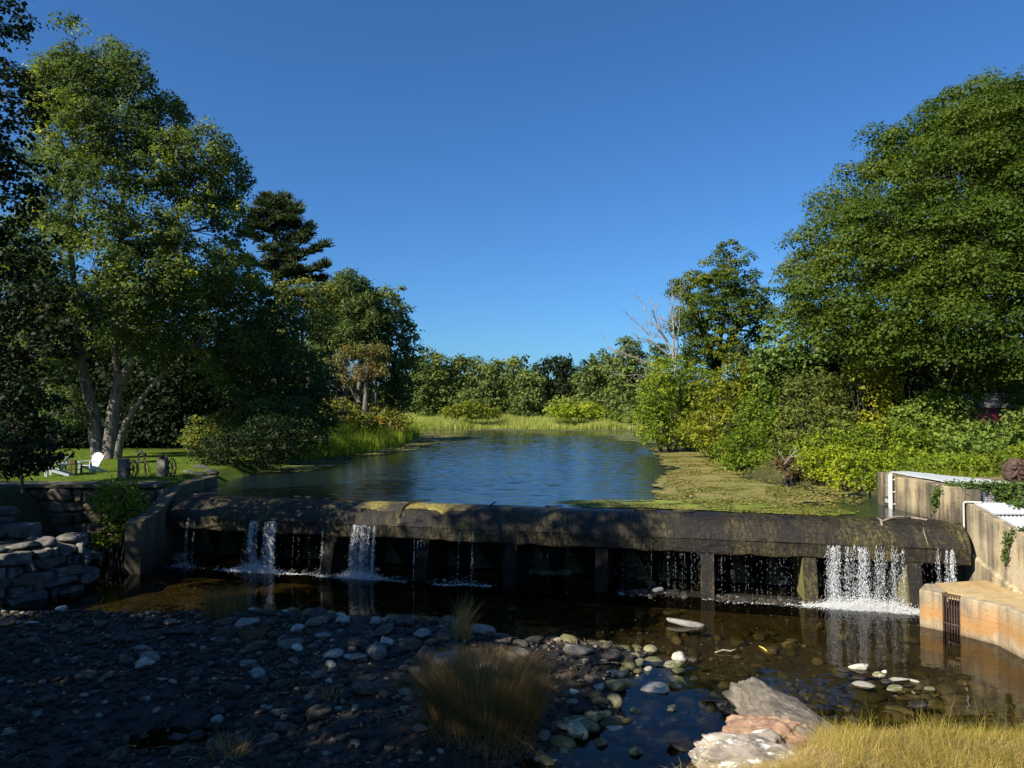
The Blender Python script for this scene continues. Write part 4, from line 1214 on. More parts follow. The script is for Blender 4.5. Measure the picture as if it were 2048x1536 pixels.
def rock_wall(name, p0, p1, ztopf, zbot, thick, size, mat, seed, label, cat='wall', big_top=False, lib=None, core=True):
    r = np.random.default_rng(seed); lib = lib or block_lo
    p0, p1 = np.array(p0, float), np.array(p1, float)
    L = np.linalg.norm(p1-p0); d = (p1-p0)/L; nn = np.array([d[1], -d[0]])
    parts = []
    z = zbot
    ang = math.atan2(d[1], d[0])
    while z < max(ztopf(0), ztopf(L), ztopf(L/2)):
        hh = size*r.uniform(0.42, 0.85)
        s = -size*r.random()
        while s < L:
            ln = size*r.choice([0.5,0.8,1.2,1.7,2.2])*r.uniform(.85,1.15)
            zt = ztopf(min(max(s+ln/2, 0), L))
            if z + hh*0.5 < zt:
                v_, f_ = lib[r.integers(len(lib))]
                sc_ = (ln*0.515, thick*0.5, hh*0.52)
                c_ = p0 + d*(s+ln/2) + nn*(r.normal()*0.05)
                parts.append((xf(v_*np.array([1,1,1]), sc_, ang + r.normal()*0.05, r.normal()*0.08, (c_[0], c_[1], z+hh/2)), f_))
            s += ln*1.02
        z += hh*0.98
    if big_top:
        s = 0.2
        while s < L:
            ln = size*r.uniform(0.9, 1.9); zt = ztopf(s)
            v_, f_ = rock_lo[r.integers(len(rock_lo))]
            c_ = p0 + d*(s+ln/2) + nn*(r.normal()*0.1 - 0.15)
            parts.append((xf(v_, (ln*0.58, thick*0.42, size*r.uniform(.4,.7)), ang + r.normal()*0.3, r.normal()*0.12, (c_[0], c_[1], zt+0.1)), f_))
            s += ln*r.uniform(0.9, 1.25)
    v_, f_ = join_arrays(parts)
    o = put(name, np_mesh(name, v_, f_, smooth=True), mat)
    return tag(o, label, cat)

rock_wall('stone_wall', (-23,31.0), (-14.75,31.0), lambda s: 3.0, -0.4, 0.9, 0.62, M['tan_wall_stone'], 11, 'tall brown stone retaining wall below the lawn')
cap = MB(); cap.box(-26,-14.76,30.45,31.9,3.0,3.14); tag(cap.build('wall_coping', M['old_concrete'], None, bevel=0.03), 'flat weathered coping along the edge of the lawn above the stone wall', 'coping')
rock_wall('stone_wall', (-23,28.2), (-17.0,27.5), lambda s: 3.1 if s < 2.2 else 3.1-(s-2.2)*0.42, -0.4, 0.9, 0.6, M['wall_stone'], 12, 'shaded stone wall with a sloping top at the left edge')
rock_wall('dry_stone_wall', (-18.5,21.0), (-15.55,26.1), lambda s: 1.62, -0.5, 1.5, 0.46, M['wall_stone'], 13, 'low dry stone wall of grey boulders at the left water edge', big_top=True)
m_ = MB(); m_.prism([(-20.4,21.2),(-18.6,21.2),(-16.0,26.0),(-18.4,27.0)], -0.5, 1.5)
tag(m_.build('rubble_fill', M['wall_stone']), 'rubble packed behind the low dry stone wall', 'rubble')
m_ = MB(); q = G(12, 1196, 0.15); m_.box(q.x-1.2, q.x+0.05, q.y-0.6, q.y+0.2, -0.4, 0.42)
tag(m_.build('stone_block', M['tan_wall_stone'], None, bevel=0.05), 'squared pale stone block at the left end of the dry wall', 'stone block')

# ---------------------------------------------------------------- lawn furniture
def lawn_pt(px, py): return G(px, py, 3.13)

def adirondack(loc, rz, label):
    root = empty('garden_chair', (0,0,0), label, 'chair', 'white garden chairs on the lawn')
    W = M['shaded_white_paint']
    m_ = MB()
    for i in range(5):
        y = -0.30 + i*0.115; m_.bar((-0.27,y,0.40-(y+0.3)*0.22),(0.27,y,0.40-(y+0.3)*0.22), 0.10, 0.022)
    m_.build('seat', W, root)
    m_ = MB()
    for i in range(7):
        a = (i-3)/3.0; x0 = a*0.20; x1 = a*0.31; hh = 0.98 - 0.15*a*a
        m_.bar((x0, 0.20, 0.28), (x1, 0.48, hh), 0.075, 0.02, (0,-1,0.3))
    m_.bar((-0.26,0.30,0.50),(0.26,0.30,0.50),0.05,0.03)
    m_.build('backrest', W, root)
    for s in (-1, 1):
        m_ = MB(); m_.bar((s*0.36,-0.40,0.58),(s*0.36,0.34,0.58),0.12,0.024); m_.build('arm', W, root)
        m_ = MB(); m_.bar((s*0.31,-0.33,0),(s*0.31,-0.33,0.57),0.03,0.10,(0,1,0)); m_.build('leg', W, root)
        m_ = MB(); m_.bar((s*0.28,-0.34,0.37),(s*0.28,0.62,0.03),0.03,0.12); m_.build('leg', W, root)
    root.location = loc; root.rotation_euler = (0,0,rz)
adirondack(lawn_pt(181, 946), R(-15), 'white slatted garden chair with a round back, facing the river')
adirondack(lawn_pt(112, 952), R(-75), 'white garden chair partly hidden behind the dark leafy branch')

tb = empty('garden_table', (0,0,0), 'small brown wooden table between the two white chairs', 'table')
m_ = MB()
for i in range(5): m_.bar((-0.28,-0.24+i*0.12,0.5),(0.28,-0.24+i*0.12,0.5),0.10,0.025)
m_.build('table_top', M['brown_wood'], tb)
m_ = MB(); m_.bar((-0.24,0,0.22),(0.24,0,0.22),0.3,0.025); m_.build('lower_shelf', M['brown_wood'], tb)
for sx_ in (-1,1):
    for sy_ in (-1,1):
        m_ = MB(); m_.bar((sx_*0.25,sy_*0.22,0),(sx_*0.25,sy_*0.22,0.49),0.05,0.05); m_.build('leg', M['brown_wood'], tb)
tb.location = lawn_pt(147, 949)
m_ = MB(); q = lawn_pt(147, 949); m_.box(q.x-.11,q.x+.11,q.y-.09,q.y+.09,q.z+.515,q.z+.66); m_.box(q.x-.13,q.x+.13,q.y-.11,q.y+.11,q.z+.66,q.z+.69)
tag(m_.build('planter', M['brown_wood'], None, bevel=0.01), 'small dark planter box standing on the brown table', 'planter')

# old gate winding gear: posts with handwheels
for (px, py, lab, s) in ((247, 962, 'left squared post with a spoked iron wheel on its right side', 1), (325, 958, 'right squared post with a spoked iron wheel beside the wing wall', 1)):
    q = lawn_pt(px, py-4); 
    root = empty('gate_post', q, lab, 'gate post', 'posts of the old gate gear')
    m_ = MB(); m_.prism([(q.x-.19,q.y-.18),(q.x+.19,q.y-.18),(q.x+.19,q.y+.18),(q.x-.19,q.y+.18)], 3.0, q.z+0.92); m_.build('post', M['old_post'], root, bevel=0.03)
    m_ = MB(); c_ = Vector((q.x+0.46, q.y-0.05, q.z+0.45))
    ax = Vector((0.75,-0.66,0)).normalized()
    m_.ring(c_, ax, (0,0,1), 0.40, 0.028)
    for i in range(6):
        a = i*math.pi/3 + 0.3
        e = c_ + ax*(0.39*math.cos(a)) + Vector((0,0,1))*(0.39*math.sin(a))
        m_.tube([c_, (c_+e)/2 + Vector((0,0,0.04)), e], [0.025,0.02,0.018], 6)
    m_.ring(c_, ax, (0,0,1), 0.06, 0.03)
    m_.build('hand_wheel', M['dark_iron'], root)
    m_ = MB(); m_.tube([(q.x+.15,q.y,c_.z),(c_.x,c_.y,c_.z)], [0.03]*2, 8); m_.build('axle', M['dark_iron'], root)
q0, q1 = lawn_pt(252, 950), lawn_pt(322, 948)
m_ = MB(); m_.tube([(q0.x+.2,q0.y,q0.z+.62),((q0.x+q1.x)/2,q0.y,q0.z+.60),(q1.x-.2,q1.y,q1.z+.62)], [0.045]*3, 8)
tag(m_.build('shaft', M['dark_iron']), 'long dark iron shaft joining the two gate posts', 'shaft')
q = lawn_pt(283, 950)
gh = empty('gate_hoist', q, 'dark iron hoist frame standing between the two posts', 'hoist')
m_ = MB(); m_.bar(q+Vector((-.16,0,0)), q+Vector((-.16,0,1.0)),.06,.06); m_.bar(q+Vector((.2,0,0)), q+Vector((.12,0,.9)),.06,.06); m_.build('frame', M['dark_iron'], gh)
m_ = MB(); m_.tube([q+Vector((-.22,0,.95)),q+Vector((-.05,0,1.08)),q+Vector((.14,0,.98)),q+Vector((.2,0,.86))],[.06,.08,.08,.05],8); m_.tube([q+Vector((-.2,0,1.0)),q+Vector((-.22,0,1.2))],[.02,.03],6); m_.build('gear_head', M['dark_iron'], gh)
q = lawn_pt(296, 952)
m_ = MB(); m_.bar(q+Vector((-.12,0,.75)), q+Vector((.16,-.1,0.0)), .09, .03)
tag(m_.build('plank', M['yellow_paint']), 'short yellow board leaning beside the hoist', 'board')
q = lawn_pt(325, 958)
m_ = MB(); m_.tube([q+Vector((-.05,0,.90)),q+Vector((0,0,1.0)),q+Vector((.03,0,1.12)),q+Vector((.06,0,1.18))],[.09,.07,.035,.04],8)
tag(m_.build('post_ornament', M['dark_iron']), 'small dark bird shaped ornament on top of the right post', 'ornament')
# rocks on the shore beside the wing wall
for (px, py, wp, lab) in ((392,948,34,'pale rock on the shore right of the gate posts'), (372,946,30,'dark rock just left of the pale shore rock'), (408,938,40,'flat dark rock behind the pale shore rock'), (425,944,28,'rightmost dark rock on the shore by the wing wall')):
    q = G(px, py, 3.1); s = wp*q.y/F/2
    add_stone(q.x, q.y, s, 'rock', lab, None, M['wall_stone'], None, 0.1, (1.1,.8,.7), 0.1, 'rock', 3.05)

# ---------------------------------------------------------------- right bank things
# rusted old turbine runner
q = G(2034, 968, 3.6); q = Vector((q.x, q.y, hz(q.x, q.y)))
tr_ = empty('old_turbine', q, 'rusty brown scalloped turbine wheel lying at the right edge by the deck', 'turbine')
m_ = MB(); c0 = q + Vector((0,0,0.46))
nl = 7
vs = []
for j, (yy, sc_) in enumerate(((-0.22,0.80),(-0.16,1.0),(0.10,1.0),(0.22,0.85))):
    for i in range(56):
        a = 2*math.pi*i/56
        rr_ = 0.50*(0.86+0.14*abs(math.cos(a*nl/2)))*sc_
        vs.append(c0 + Vector((rr_*math.cos(a), yy, rr_*math.sin(a))))
fs = [(j*56+i, j*56+(i+1)%56, (j+1)*56+(i+1)%56, (j+1)*56+i) for j in range(3) for i in range(56)] + [tuple(range(56)), tuple(range(168,224))]
m_.add(vs, fs); m_.build('runner', M['rust_iron'], tr_, smooth=False)
m_ = MB(); m_.ring(c0+Vector((0,-.25,-0.02)), (1,0,0), (0,0,1), 0.17, 0.055); m_.tube([c0+Vector((0,-.34,0)), c0+Vector((0,-.2,0))],[.08,.1],14); m_.build('hub', M['rust_iron'], tr_)
for i in range(7):
    a = 2*math.pi*(i+.5)/7; m_ = MB()
    e0 = c0 + Vector((.18*math.cos(a),-.25,.18*math.sin(a))); e1 = c0 + Vector((.42*math.cos(a+.5),-.22,.42*math.sin(a+.5)))
    m_.tube([e0,(e0+e1)/2+Vector((0,-.05,0)),e1],[.03,.05,.03],6); m_.build('vane', M['rust_iron'], tr_)

# red shed half hidden by the sumacs
q = P(1990, 845, 44)
sh = empty('shed', Vector((q.x,q.y,4.2)), 'red shed with a brown roof glimpsed through the shrubs at the right', 'shed')
m_ = MB(); m_.box(q.x-1.2,q.x+1.8,q.y,q.y+2.4,3.8,6.35); m_.build('wall', M['red_paint'], sh)
m_ = MB(); m_.extrude([(-0.35,6.3),(1.2,7.1),(2.75,6.3),(2.75,6.38),(1.2,7.2),(-0.35,6.38)], (q.x-1.5,q.y,0), (0,1,0), (0,0,1), (3.6,0,0)); m_.build('roof', M['shed_roof'], sh)
m_ = MB(); m_.box(q.x+0.22,q.x+0.36,q.y-.06,q.y-.01,4.0,6.3); m_.build('door_post', M['dark_plank'], sh)
m_ = MB(); m_.box(q.x-1.2,q.x+1.8,q.y-.05,q.y-.004,6.02,6.16); m_.build('wall_rail', M['dark_plank'], sh)

# ---------------------------------------------------------------- vegetation generators
def leaf_quads(c, nrm, size, r, aspect=0.62, dirv=None):
    """c (n,3) centres, nrm (n,3) normals, size (n,) -> rhombic leaf faces"""
    n = len(c)
    nrm = nrm / (np.linalg.norm(nrm, axis=1, keepdims=True)+1e-9)
    t = r.normal(size=(n, 3)) if dirv is None else dirv
    a = t - nrm*(t*nrm).sum(1, keepdims=True); a /= np.linalg.norm(a, axis=1, keepdims=True)+1e-9
    b_ = np.cross(nrm, a)
    s = size[:, None]
    v = np.stack([c - a*s*0.5, c + b_*s*0.5*aspect - a*s*0.08 + nrm*s*0.10, c + a*s*0.5, c - b_*s*0.5*aspect - a*s*0.08 + nrm*s*0.10], 1)
    f = np.arange(n*4).reshape(n, 4)
    return v.reshape(-1, 3), f

def crown(lobes, clump_r, per, leaf, density, seed, tint0=0.35, tintv=0.35, sun_tips=0.0, flat=0.6, aspect=0.7, up=0.6, hollow=0.55, keepz=None, sep=0.85, holes=0.0, hscale=3.2, jit=0.10):
    """lobes: (centre, (rx,ry,rz)); returns leaf mesh arrays + tint + clump centres"""
    r = np.random.default_rng(seed)
    cc = []
    L = [(np.array(tuple(c)), np.array(rad)) for c, rad in lobes]
    for c, rad in L:
        area = 4*math.pi*((rad[0]*rad[1])**1.6 + (rad[0]*rad[2])**1.6 + (rad[1]*rad[2])**1.6)**(1/1.6)/3**(1/1.6)
        n = max(6, int(density*area/(clump_r**2)*1.7))
        d = r.normal(size=(n, 3)); d /= np.linalg.norm(d, axis=1, keepdims=True)
        d[:, 2] *= 1.0
        rf = hollow + (1.0-hollow)*r.random(n)**0.55
        rf *= 1 + jit*r.normal(size=n)
        cc.append(c + d*rad*rf[:, None])
    cc = np.concatenate(cc)
    # drop clumps deep inside other lobes most of the time
    deep = np.zeros(len(cc), bool)
    for c, rad in L:
        q = (((cc-c)/rad)**2).sum(1)
        deep |= q < 0.35
    cc = cc[~deep | (r.random(len(cc)) < 0.35)]
    if keepz is not None: cc = cc[cc[:, 2] > keepz]
    if holes > 0:
        hn = 0.5*(vnoise(cc[:,0]+0.37*cc[:,1], cc[:,2]*1.25, hscale, seed+5) + vnoise(cc[:,1]-0.4*cc[:,0], cc[:,2]*1.25+11, hscale*0.8, seed+6)) + 0.35*vnoise(cc[:,0], cc[:,2]*1.3, hscale*0.45, seed+7)
        cc = cc[hn < np.quantile(hn, 1-holes)]
    # keep clumps apart so that dark gaps remain between the leafy domes
    if sep > 0:
        order = r.permutation(len(cc)); keep = np.zeros((0, 3)); kl = []
        cell = {}
        md = sep*clump_r
        for q_ in order:
            p_ = cc[q_]; key = tuple((p_//md).astype(int)); ok = True
            for a_ in (-1,0,1):
                for b_ in (-1,0,1):
                    for c_ in (-1,0,1):
                        for o_ in cell.get((key[0]+a_, key[1]+b_, key[2]+c_), ()):
                            e_ = p_-o_
                            if e_[0]*e_[0]+e_[1]*e_[1]+1.7*e_[2]*e_[2] < md*md: ok = False; break
                        if not ok: break
                    if not ok: break
                if not ok: break
            if ok: cell.setdefault(key, []).append(p_); kl.append(q_)
        cc = cc[kl]
    m = len(cc)
    cr = clump_r*r.uniform(0.65, 1.3, m)
    cd_ = r.normal(size=m)*0.5
    patch = vnoise(cc[:,0]+cc[:,2]*0.5, cc[:,1]+cc[:,2], clump_r*3, seed % 50)
    idx = np.repeat(np.arange(m), per)
    n = len(idx)
    d = r.normal(size=(n, 3)); d /= np.linalg.norm(d, axis=1, keepdims=True)
    d[:, 2] = np.where(r.random(n) < 0.85, np.abs(d[:, 2]), d[:, 2])
    rr_ = (0.62 + 0.38*r.random(n)) * (1 + 0.22*np.sin(d[:,0]*5+cd_[idx]*9)*np.sin(d[:,1]*5+cd_[idx]*5))
    rr_ = np.where(r.random(n) < 0.22, r.random(n), rr_)
    off = d*rr_[:, None]*cr[idx][:, None]
    off[:, 2] = off[:, 2]*flat - 0.25*(off[:,0]**2+off[:,1]**2)/cr[idx]
    pos = cc[idx] + off + r.normal(size=(n, 3))*leaf*0.35
    nrm = d*0.95 + np.array([0,0,up*0.6]) + r.normal(size=(n, 3))*0.38
    size = leaf*r.uniform(0.55, 1.35, n)
    v, f = leaf_quads(pos, nrm, size, r, aspect)
    zmin, zmax = cc[:,2].min(), cc[:,2].max()
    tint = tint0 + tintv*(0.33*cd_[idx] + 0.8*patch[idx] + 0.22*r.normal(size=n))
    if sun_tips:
        tint += sun_tips*(np.clip(patch[idx]*2.6, 0, 1) + np.clip(cd_[idx]-0.3, 0, 1))*((pos[:,2]-zmin)/(zmax-zmin+1e-6))**1.3  # yellower tint on upper clumps paints sun highlights into the leaves
    return v, f, np.clip(tint, 0, 1), cc

def bez(a, b, n=8, sag=0.0, side=None, r=None):
    a, b = np.array(tuple(a)), np.array(tuple(b))
    t = np.linspace(0, 1, n)[:, None]
    mid = (a+b)/2 + np.array([0,0,sag]) + (side if side is not None else 0)
    return (1-t)**2*a + 2*t*(1-t)*mid + t**2*b

def limbs(trunks, lobes, cc, r0, seed, sub=5, nlob=99, twig=0.03):
    """trunks: list of (pts, radii). limbs run from the trunk to lobe centres, then to clumps"""
    r = np.random.default_rng(seed); parts = [tube_arrays(p, q, 10) for p, q in trunks]
    tp = np.concatenate([np.array([tuple(x) for x in p]) for p, q in trunks]); tr = np.concatenate([np.array(q) for p, q in trunks])
    for c, rad in lobes[:nlob]:
        c = np.array(tuple(c))
        w_ = np.linalg.norm(tp-c, axis=1) + 3.0*np.maximum(0, tp[:,2]-c[2]+0.2*np.linalg.norm(tp[:,:2]-c[:2], axis=1))
        i = int(np.argmin(w_)); a = tp[i]
        ra = min(tr[i]*0.6, r0)
        L = np.linalg.norm(c-a)
        path = bez(a, c, 9, 0.12*L*r.uniform(-.2,1), r.normal(size=3)*L*0.06)
        path[1:-1] += r.normal(size=(7,3))*L*0.012
        rad_ = np.linspace(ra, max(twig*1.5, ra*0.35), 9)
        parts.append(tube_arrays(path, rad_, 6))
        if len(cc):
            q = (((cc-c)/np.array(rad))**2).sum(1)
            cand = np.where(q < 1.3)[0]
            if len(cand):
                for j in r.choice(cand, min(sub, len(cand)), replace=False):
                    k_ = r.integers(3, 9); s_ = path[k_]
                    pth = bez(s_, cc[j], 6, 0.1, r.normal(size=3)*0.25)
                    parts.append(tube_arrays(pth, np.linspace(rad_[k_]*0.6, twig*0.4, 6), 4))
    return join_arrays(parts)

def lobes_px(lst, Y, deep=0.9):
    out = []
    for l in lst:
        cx_, cy_, rx, ry = l[:4]; dy = l[4] if len(l) > 4 else 0.0
        p = P(cx_, cy_, Y+dy)
        a, b_ = rx*(Y+dy)/F, ry*(Y+dy)/F
        out.append((p, (a, deep*(a+b_)/2, b_)))
    return out

def tree(name, label, cat, lobes, trunks, mats, clump_r, per, leaf, density, seed, base=None, group=None, limb_r=0.25, sub=5, bark='bark', twig=0.03, **kw):
    v, f, t, cc = crown(lobes, clump_r, per, leaf, density, seed, **kw)
    b0 = Vector(tuple(trunks[0][0][0])) if base is None else base
    root = empty(name, b0, label, cat, group)
    vb, fb = limbs(trunks, lobes, cc, limb_r, seed+1, sub, twig=twig)
    put('trunk', np_mesh('trunk', vb, fb, smooth=True), M[bark], root)
    put('crown', np_mesh('crown', v, f, tint=t), M[mats], root)
    return root

def shrub(label, lst, Y, mats, seed, leaf=0.12, clump_r=0.45, per=26, density=0.55, group=None, base_px=None, name='shrub', **kw):
    lobes = lobes_px(lst, Y)
    v, f, t, cc = crown(lobes, clump_r, per, leaf, density, seed, **kw)
    c = np.mean([np.array(tuple(l[0])) for l in lobes], axis=0)
    zb = min(hz(c[0], c[1]), c[2]-0.3)
    root = empty(name, (c[0], c[1], zb), label, 'shrub', group)
    r = np.random.default_rng(seed+9); parts = []
    for (lc, rad) in lobes:
        lc = np.array(tuple(lc))
        for k_ in range(3):
            a = np.array([c[0] + (lc[0]-c[0])*0.5 + r.normal()*0.2, lc[1] + r.normal()*0.2, min(zb, lc[2]-rad[2])])
            e = lc + r.normal(size=3)*np.array(rad)*0.35
            parts.append(tube_arrays(bez(a, e, 6, 0.2, r.normal(size=3)*0.2), np.linspace(0.05, 0.012, 6), 5))
    vb, fb = join_arrays(parts)
    put('stems', np_mesh('stems', vb, fb, smooth=True), M['dark_bark'], root)
    put('foliage', np_mesh('foliage', v, f, tint=t), M[mats], root)
    return root

def tpath(pts, Y, radii, ground=None):
    out = []
    for i, q in enumerate(pts):
        d = q[2] if len(q) > 2 else 0
        out.append(P(q[0], q[1], Y+d))
    return (out, radii)
# ---------------------------------------------------------------- trees on the left bank
mb = G(212, 918, 3.13)
Ym = mb.y
sm_lobes = lobes_px([(152,75,36,45),(165,125,45,50),(185,112,45,45),(135,150,45,50),(170,180,75,50),(120,190,60,60),(205,150,60,60,1),(270,150,50,55),(110,190,55,60,2),(150,270,95,75,-2),(240,260,75,65),(330,250,60,60,2),(300,340,80,70,-1),(400,310,70,55),(450,360,50,55,2),
    (90,360,85,80,-3),(180,410,100,80,-4),(290,450,95,75,-3),(380,440,75,70),(450,450,50,60,1),(80,500,80,80,-2),(180,540,100,75,-5),(290,570,95,80,-4),(390,560,80,80,-1),(460,560,55,70,2),
    (110,630,80,50,-2),(230,640,70,45,-3),(340,660,70,60,-2),(420,680,70,70,0),(480,690,50,70,2),(130,820,35,45,-1),(60,690,60,50,0),(100,700,50,38,-2),(320,705,60,36,-2),(215,690,45,28,2)], Ym)
tA = tpath([(203,922),(193,881),(188,831),(178,793),(166,743),(152,720),(129,692),(95,630),(70,560)], Ym, [.55,.42,.37,.34,.29,.27,.22,.16,.1])
tA2 = tpath([(181,800),(176,775),(165,730),(158,690),(150,600),(140,480,1),(145,330,1),(150,200,1),(148,90,1)], Ym, [.3,.27,.25,.22,.2,.16,.12,.08,.04])
tB = tpath([(218,922),(222,870),(227,820),(234,785),(238,764),(231,705),(232,660),(240,560),(245,420),(255,280),(270,160)], Ym, [.50,.42,.38,.34,.30,.24,.22,.18,.14,.1,.05])
tB2 = tpath([(239,768),(250,752),(264,722),(284,685),(310,600),(340,480),(370,380),(420,330)], Ym, [.34,.30,.26,.23,.2,.16,.1,.05])
tC = tpath([(232,922),(240,880),(252,845),(272,813),(296,780),(330,745),(380,700),(430,640)], Ym, [.30,.24,.19,.16,.13,.11,.08,.05])
tree('silver_maple', 'large silver maple with several leaning trunks and sun highlights coloured into its top behind the white chairs', 'tree', sm_lobes, [tA,tA2,tB,tB2,tC], 'silver_leaf', 0.66, 80, 0.19, 0.8, 501,
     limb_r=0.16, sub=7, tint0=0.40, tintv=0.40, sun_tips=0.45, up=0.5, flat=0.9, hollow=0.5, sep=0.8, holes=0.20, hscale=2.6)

# dark tree filling the left edge, nearer than the maple
Yd = 24
tree('dark_maple', 'dark shaded maple filling the left edge of the view, nearest tree on the left bank', 'tree',
     lobes_px([(0,40,55,60),(-30,190,110,110),(-60,380,130,120),(-20,560,130,110),(90,620,95,60,-1),(0,745,75,80),(30,850,85,90),(120,690,50,40,-1),(-120,250,90,120,1),(-120,500,90,120,1)], Yd),
     [tpath([(-190,1000),(-180,800),(-160,600),(-130,400),(-80,200),(-20,60)], Yd+2, [.5,.42,.35,.25,.15,.06])], 'dark_leaf', 0.5, 40, 0.17, 0.70, 520, limb_r=0.14, sub=6, tint0=0.25, tintv=0.4, hollow=0.35, bark='dark_bark')
tree('young_maple', 'young maple with dark leaves hanging in front of the wall coping at the left edge', 'tree',
     lobes_px([(10,915,60,45),(70,915,42,32,-1),(100,920,22,20)], 21.5),
     [tpath([(46,985),(44,960),(42,930),(38,905)], 21.5, [.045,.04,.03,.02])], 'dark_leaf', 0.28, 34, 0.13, 0.75, 523, limb_r=0.03, sub=6, tint0=0.3, tintv=0.3, bark='dark_bark', twig=0.012)

# dark understorey behind the lawn
G1 = 'dark trees behind the lawn'
def bg_tree(name, label, lst, Y, mats, seed, clump=0.9, per=34, leaf=0.34, dens=0.6, group=None, bark='dark_bark', trunk_px=None, tr=0.3, **kw):
    lobes = lobes_px(lst, Y)
    if trunk_px is None:
        xs_ = [l[0] for l in lst]; ys_ = [l[1] for l in lst]
        cx_ = sum(xs_)/len(xs_); 
        gp = P(cx_, 850, Y); zb = hz(gp.x, Y)
        topz = max(l[0].z for l in lobes); botz = zb-0.2
        pts = [Vector((gp.x+random.uniform(-.2,.2)*i, Y+random.uniform(-.2,.2), botz + (topz-botz)*i/6)) for i in range(7)]
        tp = (pts, list(np.linspace(tr, tr*0.15, 7)))
        trunks = [tp]
    else:
        trunks = [tpath(t_, Y, list(np.linspace(tr, tr*0.2, len(t_)))) for t_ in trunk_px]
    return tree(name, label, 'tree', lobes, trunks, mats, clump, per, leaf, dens, seed, group=group, limb_r=tr*0.5, sub=3, bark=bark, twig=0.04, **kw)

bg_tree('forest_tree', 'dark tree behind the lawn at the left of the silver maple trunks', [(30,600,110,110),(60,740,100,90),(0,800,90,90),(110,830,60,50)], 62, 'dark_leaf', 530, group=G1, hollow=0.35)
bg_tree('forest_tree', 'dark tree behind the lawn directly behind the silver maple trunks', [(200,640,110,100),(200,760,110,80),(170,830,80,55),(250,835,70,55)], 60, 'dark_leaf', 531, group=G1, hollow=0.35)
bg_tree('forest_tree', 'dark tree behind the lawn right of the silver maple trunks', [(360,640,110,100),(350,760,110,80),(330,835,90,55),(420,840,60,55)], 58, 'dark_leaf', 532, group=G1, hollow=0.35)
bg_tree('forest_tree', 'tall dark tree overhanging the left shore of the pond', [(470,620,80,80,3),(540,660,75,80),(500,740,90,80,-2),(590,760,70,80,1),(560,840,90,60,-3),(630,830,45,60)], 50, 'silver_leaf', 533, 0.75, 40, 0.26, 0.62, group=G1, hollow=0.35, tint0=0.18, tintv=0.4, sun_tips=0.2)
shrub('dark shore shrub hanging over the water below the tall dark tree', [(470,900,70,40),(530,880,60,50,2),(590,880,60,40,3),(420,900,40,30,-1)], 41, 'dark_leaf', 540, 0.16, 0.45, 30, 0.7, tint0=0.55, tintv=0.4)
shrub('yellow green sunlit bush at the end of the lawn', [(410,865,35,35),(450,850,35,30,1),(385,880,25,22)], 46, 'olive_leaf', 541, 0.17, 0.4, 28, 0.65, tint0=0.6, tintv=0.4)
for i in range(6):
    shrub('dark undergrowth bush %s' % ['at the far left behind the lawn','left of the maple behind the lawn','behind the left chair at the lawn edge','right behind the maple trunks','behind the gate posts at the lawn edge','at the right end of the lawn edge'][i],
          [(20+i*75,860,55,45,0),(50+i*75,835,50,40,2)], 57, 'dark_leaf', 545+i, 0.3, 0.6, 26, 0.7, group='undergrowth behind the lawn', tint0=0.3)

# pines and trees along the left shore
def pine(name, label, trunk, arms, Y, mats, seed, tuft=0.5, per=26, leaf=0.30, dens=1.0, tr=0.3, bark='dark_bark', top=None, tint0=0.35, tintv=0.4):
    """arms: polylines in pixels carrying needle tufts, radius px at start and end"""
    r = np.random.default_rng(seed)
    tp = tpath(trunk, Y, list(np.linspace(tr, tr*0.2, len(trunk))))
    parts = [tube_arrays(*tp, 8)]
    cs, crs = [], []
    for arm in arms:
        pts, ra, rb, dy = arm
        P3 = np.array([tuple(P(x, y, Y+dy*(i/(len(pts)-1)))) for i, (x, y) in enumerate(pts)])
        seg_ = np.concatenate([[0], np.cumsum(np.linalg.norm(np.diff(P3, axis=0), axis=1))])
        n = max(3, int(seg_[-1]/(tuft*0.30)*dens))
        t = r.random(n)*seg_[-1]
        c = np.stack([np.interp(t, seg_, P3[:, k]) for k in range(3)], -1)
        ww = (ra + (rb-ra)*t/seg_[-1])*Y/F
        c += r.normal(size=(n,3))*ww[:, None]*np.array([0.5,0.8,0.35])
        cs.append(c)
        parts.append(tube_arrays(P3, np.linspace(0.10, 0.03, len(P3)), 5))
    cc = np.concatenate(cs); m = len(cc)
    idx = np.repeat(np.arange(m), per); n = len(idx)
    d = r.normal(size=(n,3)); d[:,2] = np.abs(d[:,2])*0.9+0.1; d /= np.linalg.norm(d, axis=1, keepdims=True)
    pos = cc[idx] + d*tuft*0.5*r.random(n)[:, None]
    nrm = np.cross(d, r.normal(size=(n,3)))
    v, f = leaf_quads(pos + d*leaf*0.4, nrm, leaf*r.uniform(.7,1.3,n), r, 0.22, d)
    tint = np.clip(tint0 + tintv*(0.4*r.normal(size=m)[idx]*0.5 + 0.3*r.normal(size=n)*0.5), 0, 1)
    root = empty(name, tp[0][0], label, 'tree')
    vb, fb = join_arrays(parts)
    put('trunk', np_mesh('trunk', vb, fb, smooth=True), M[bark], root)
    put('crown', np_mesh('crown', v, f, tint=tint), M[mats], root)
    return root

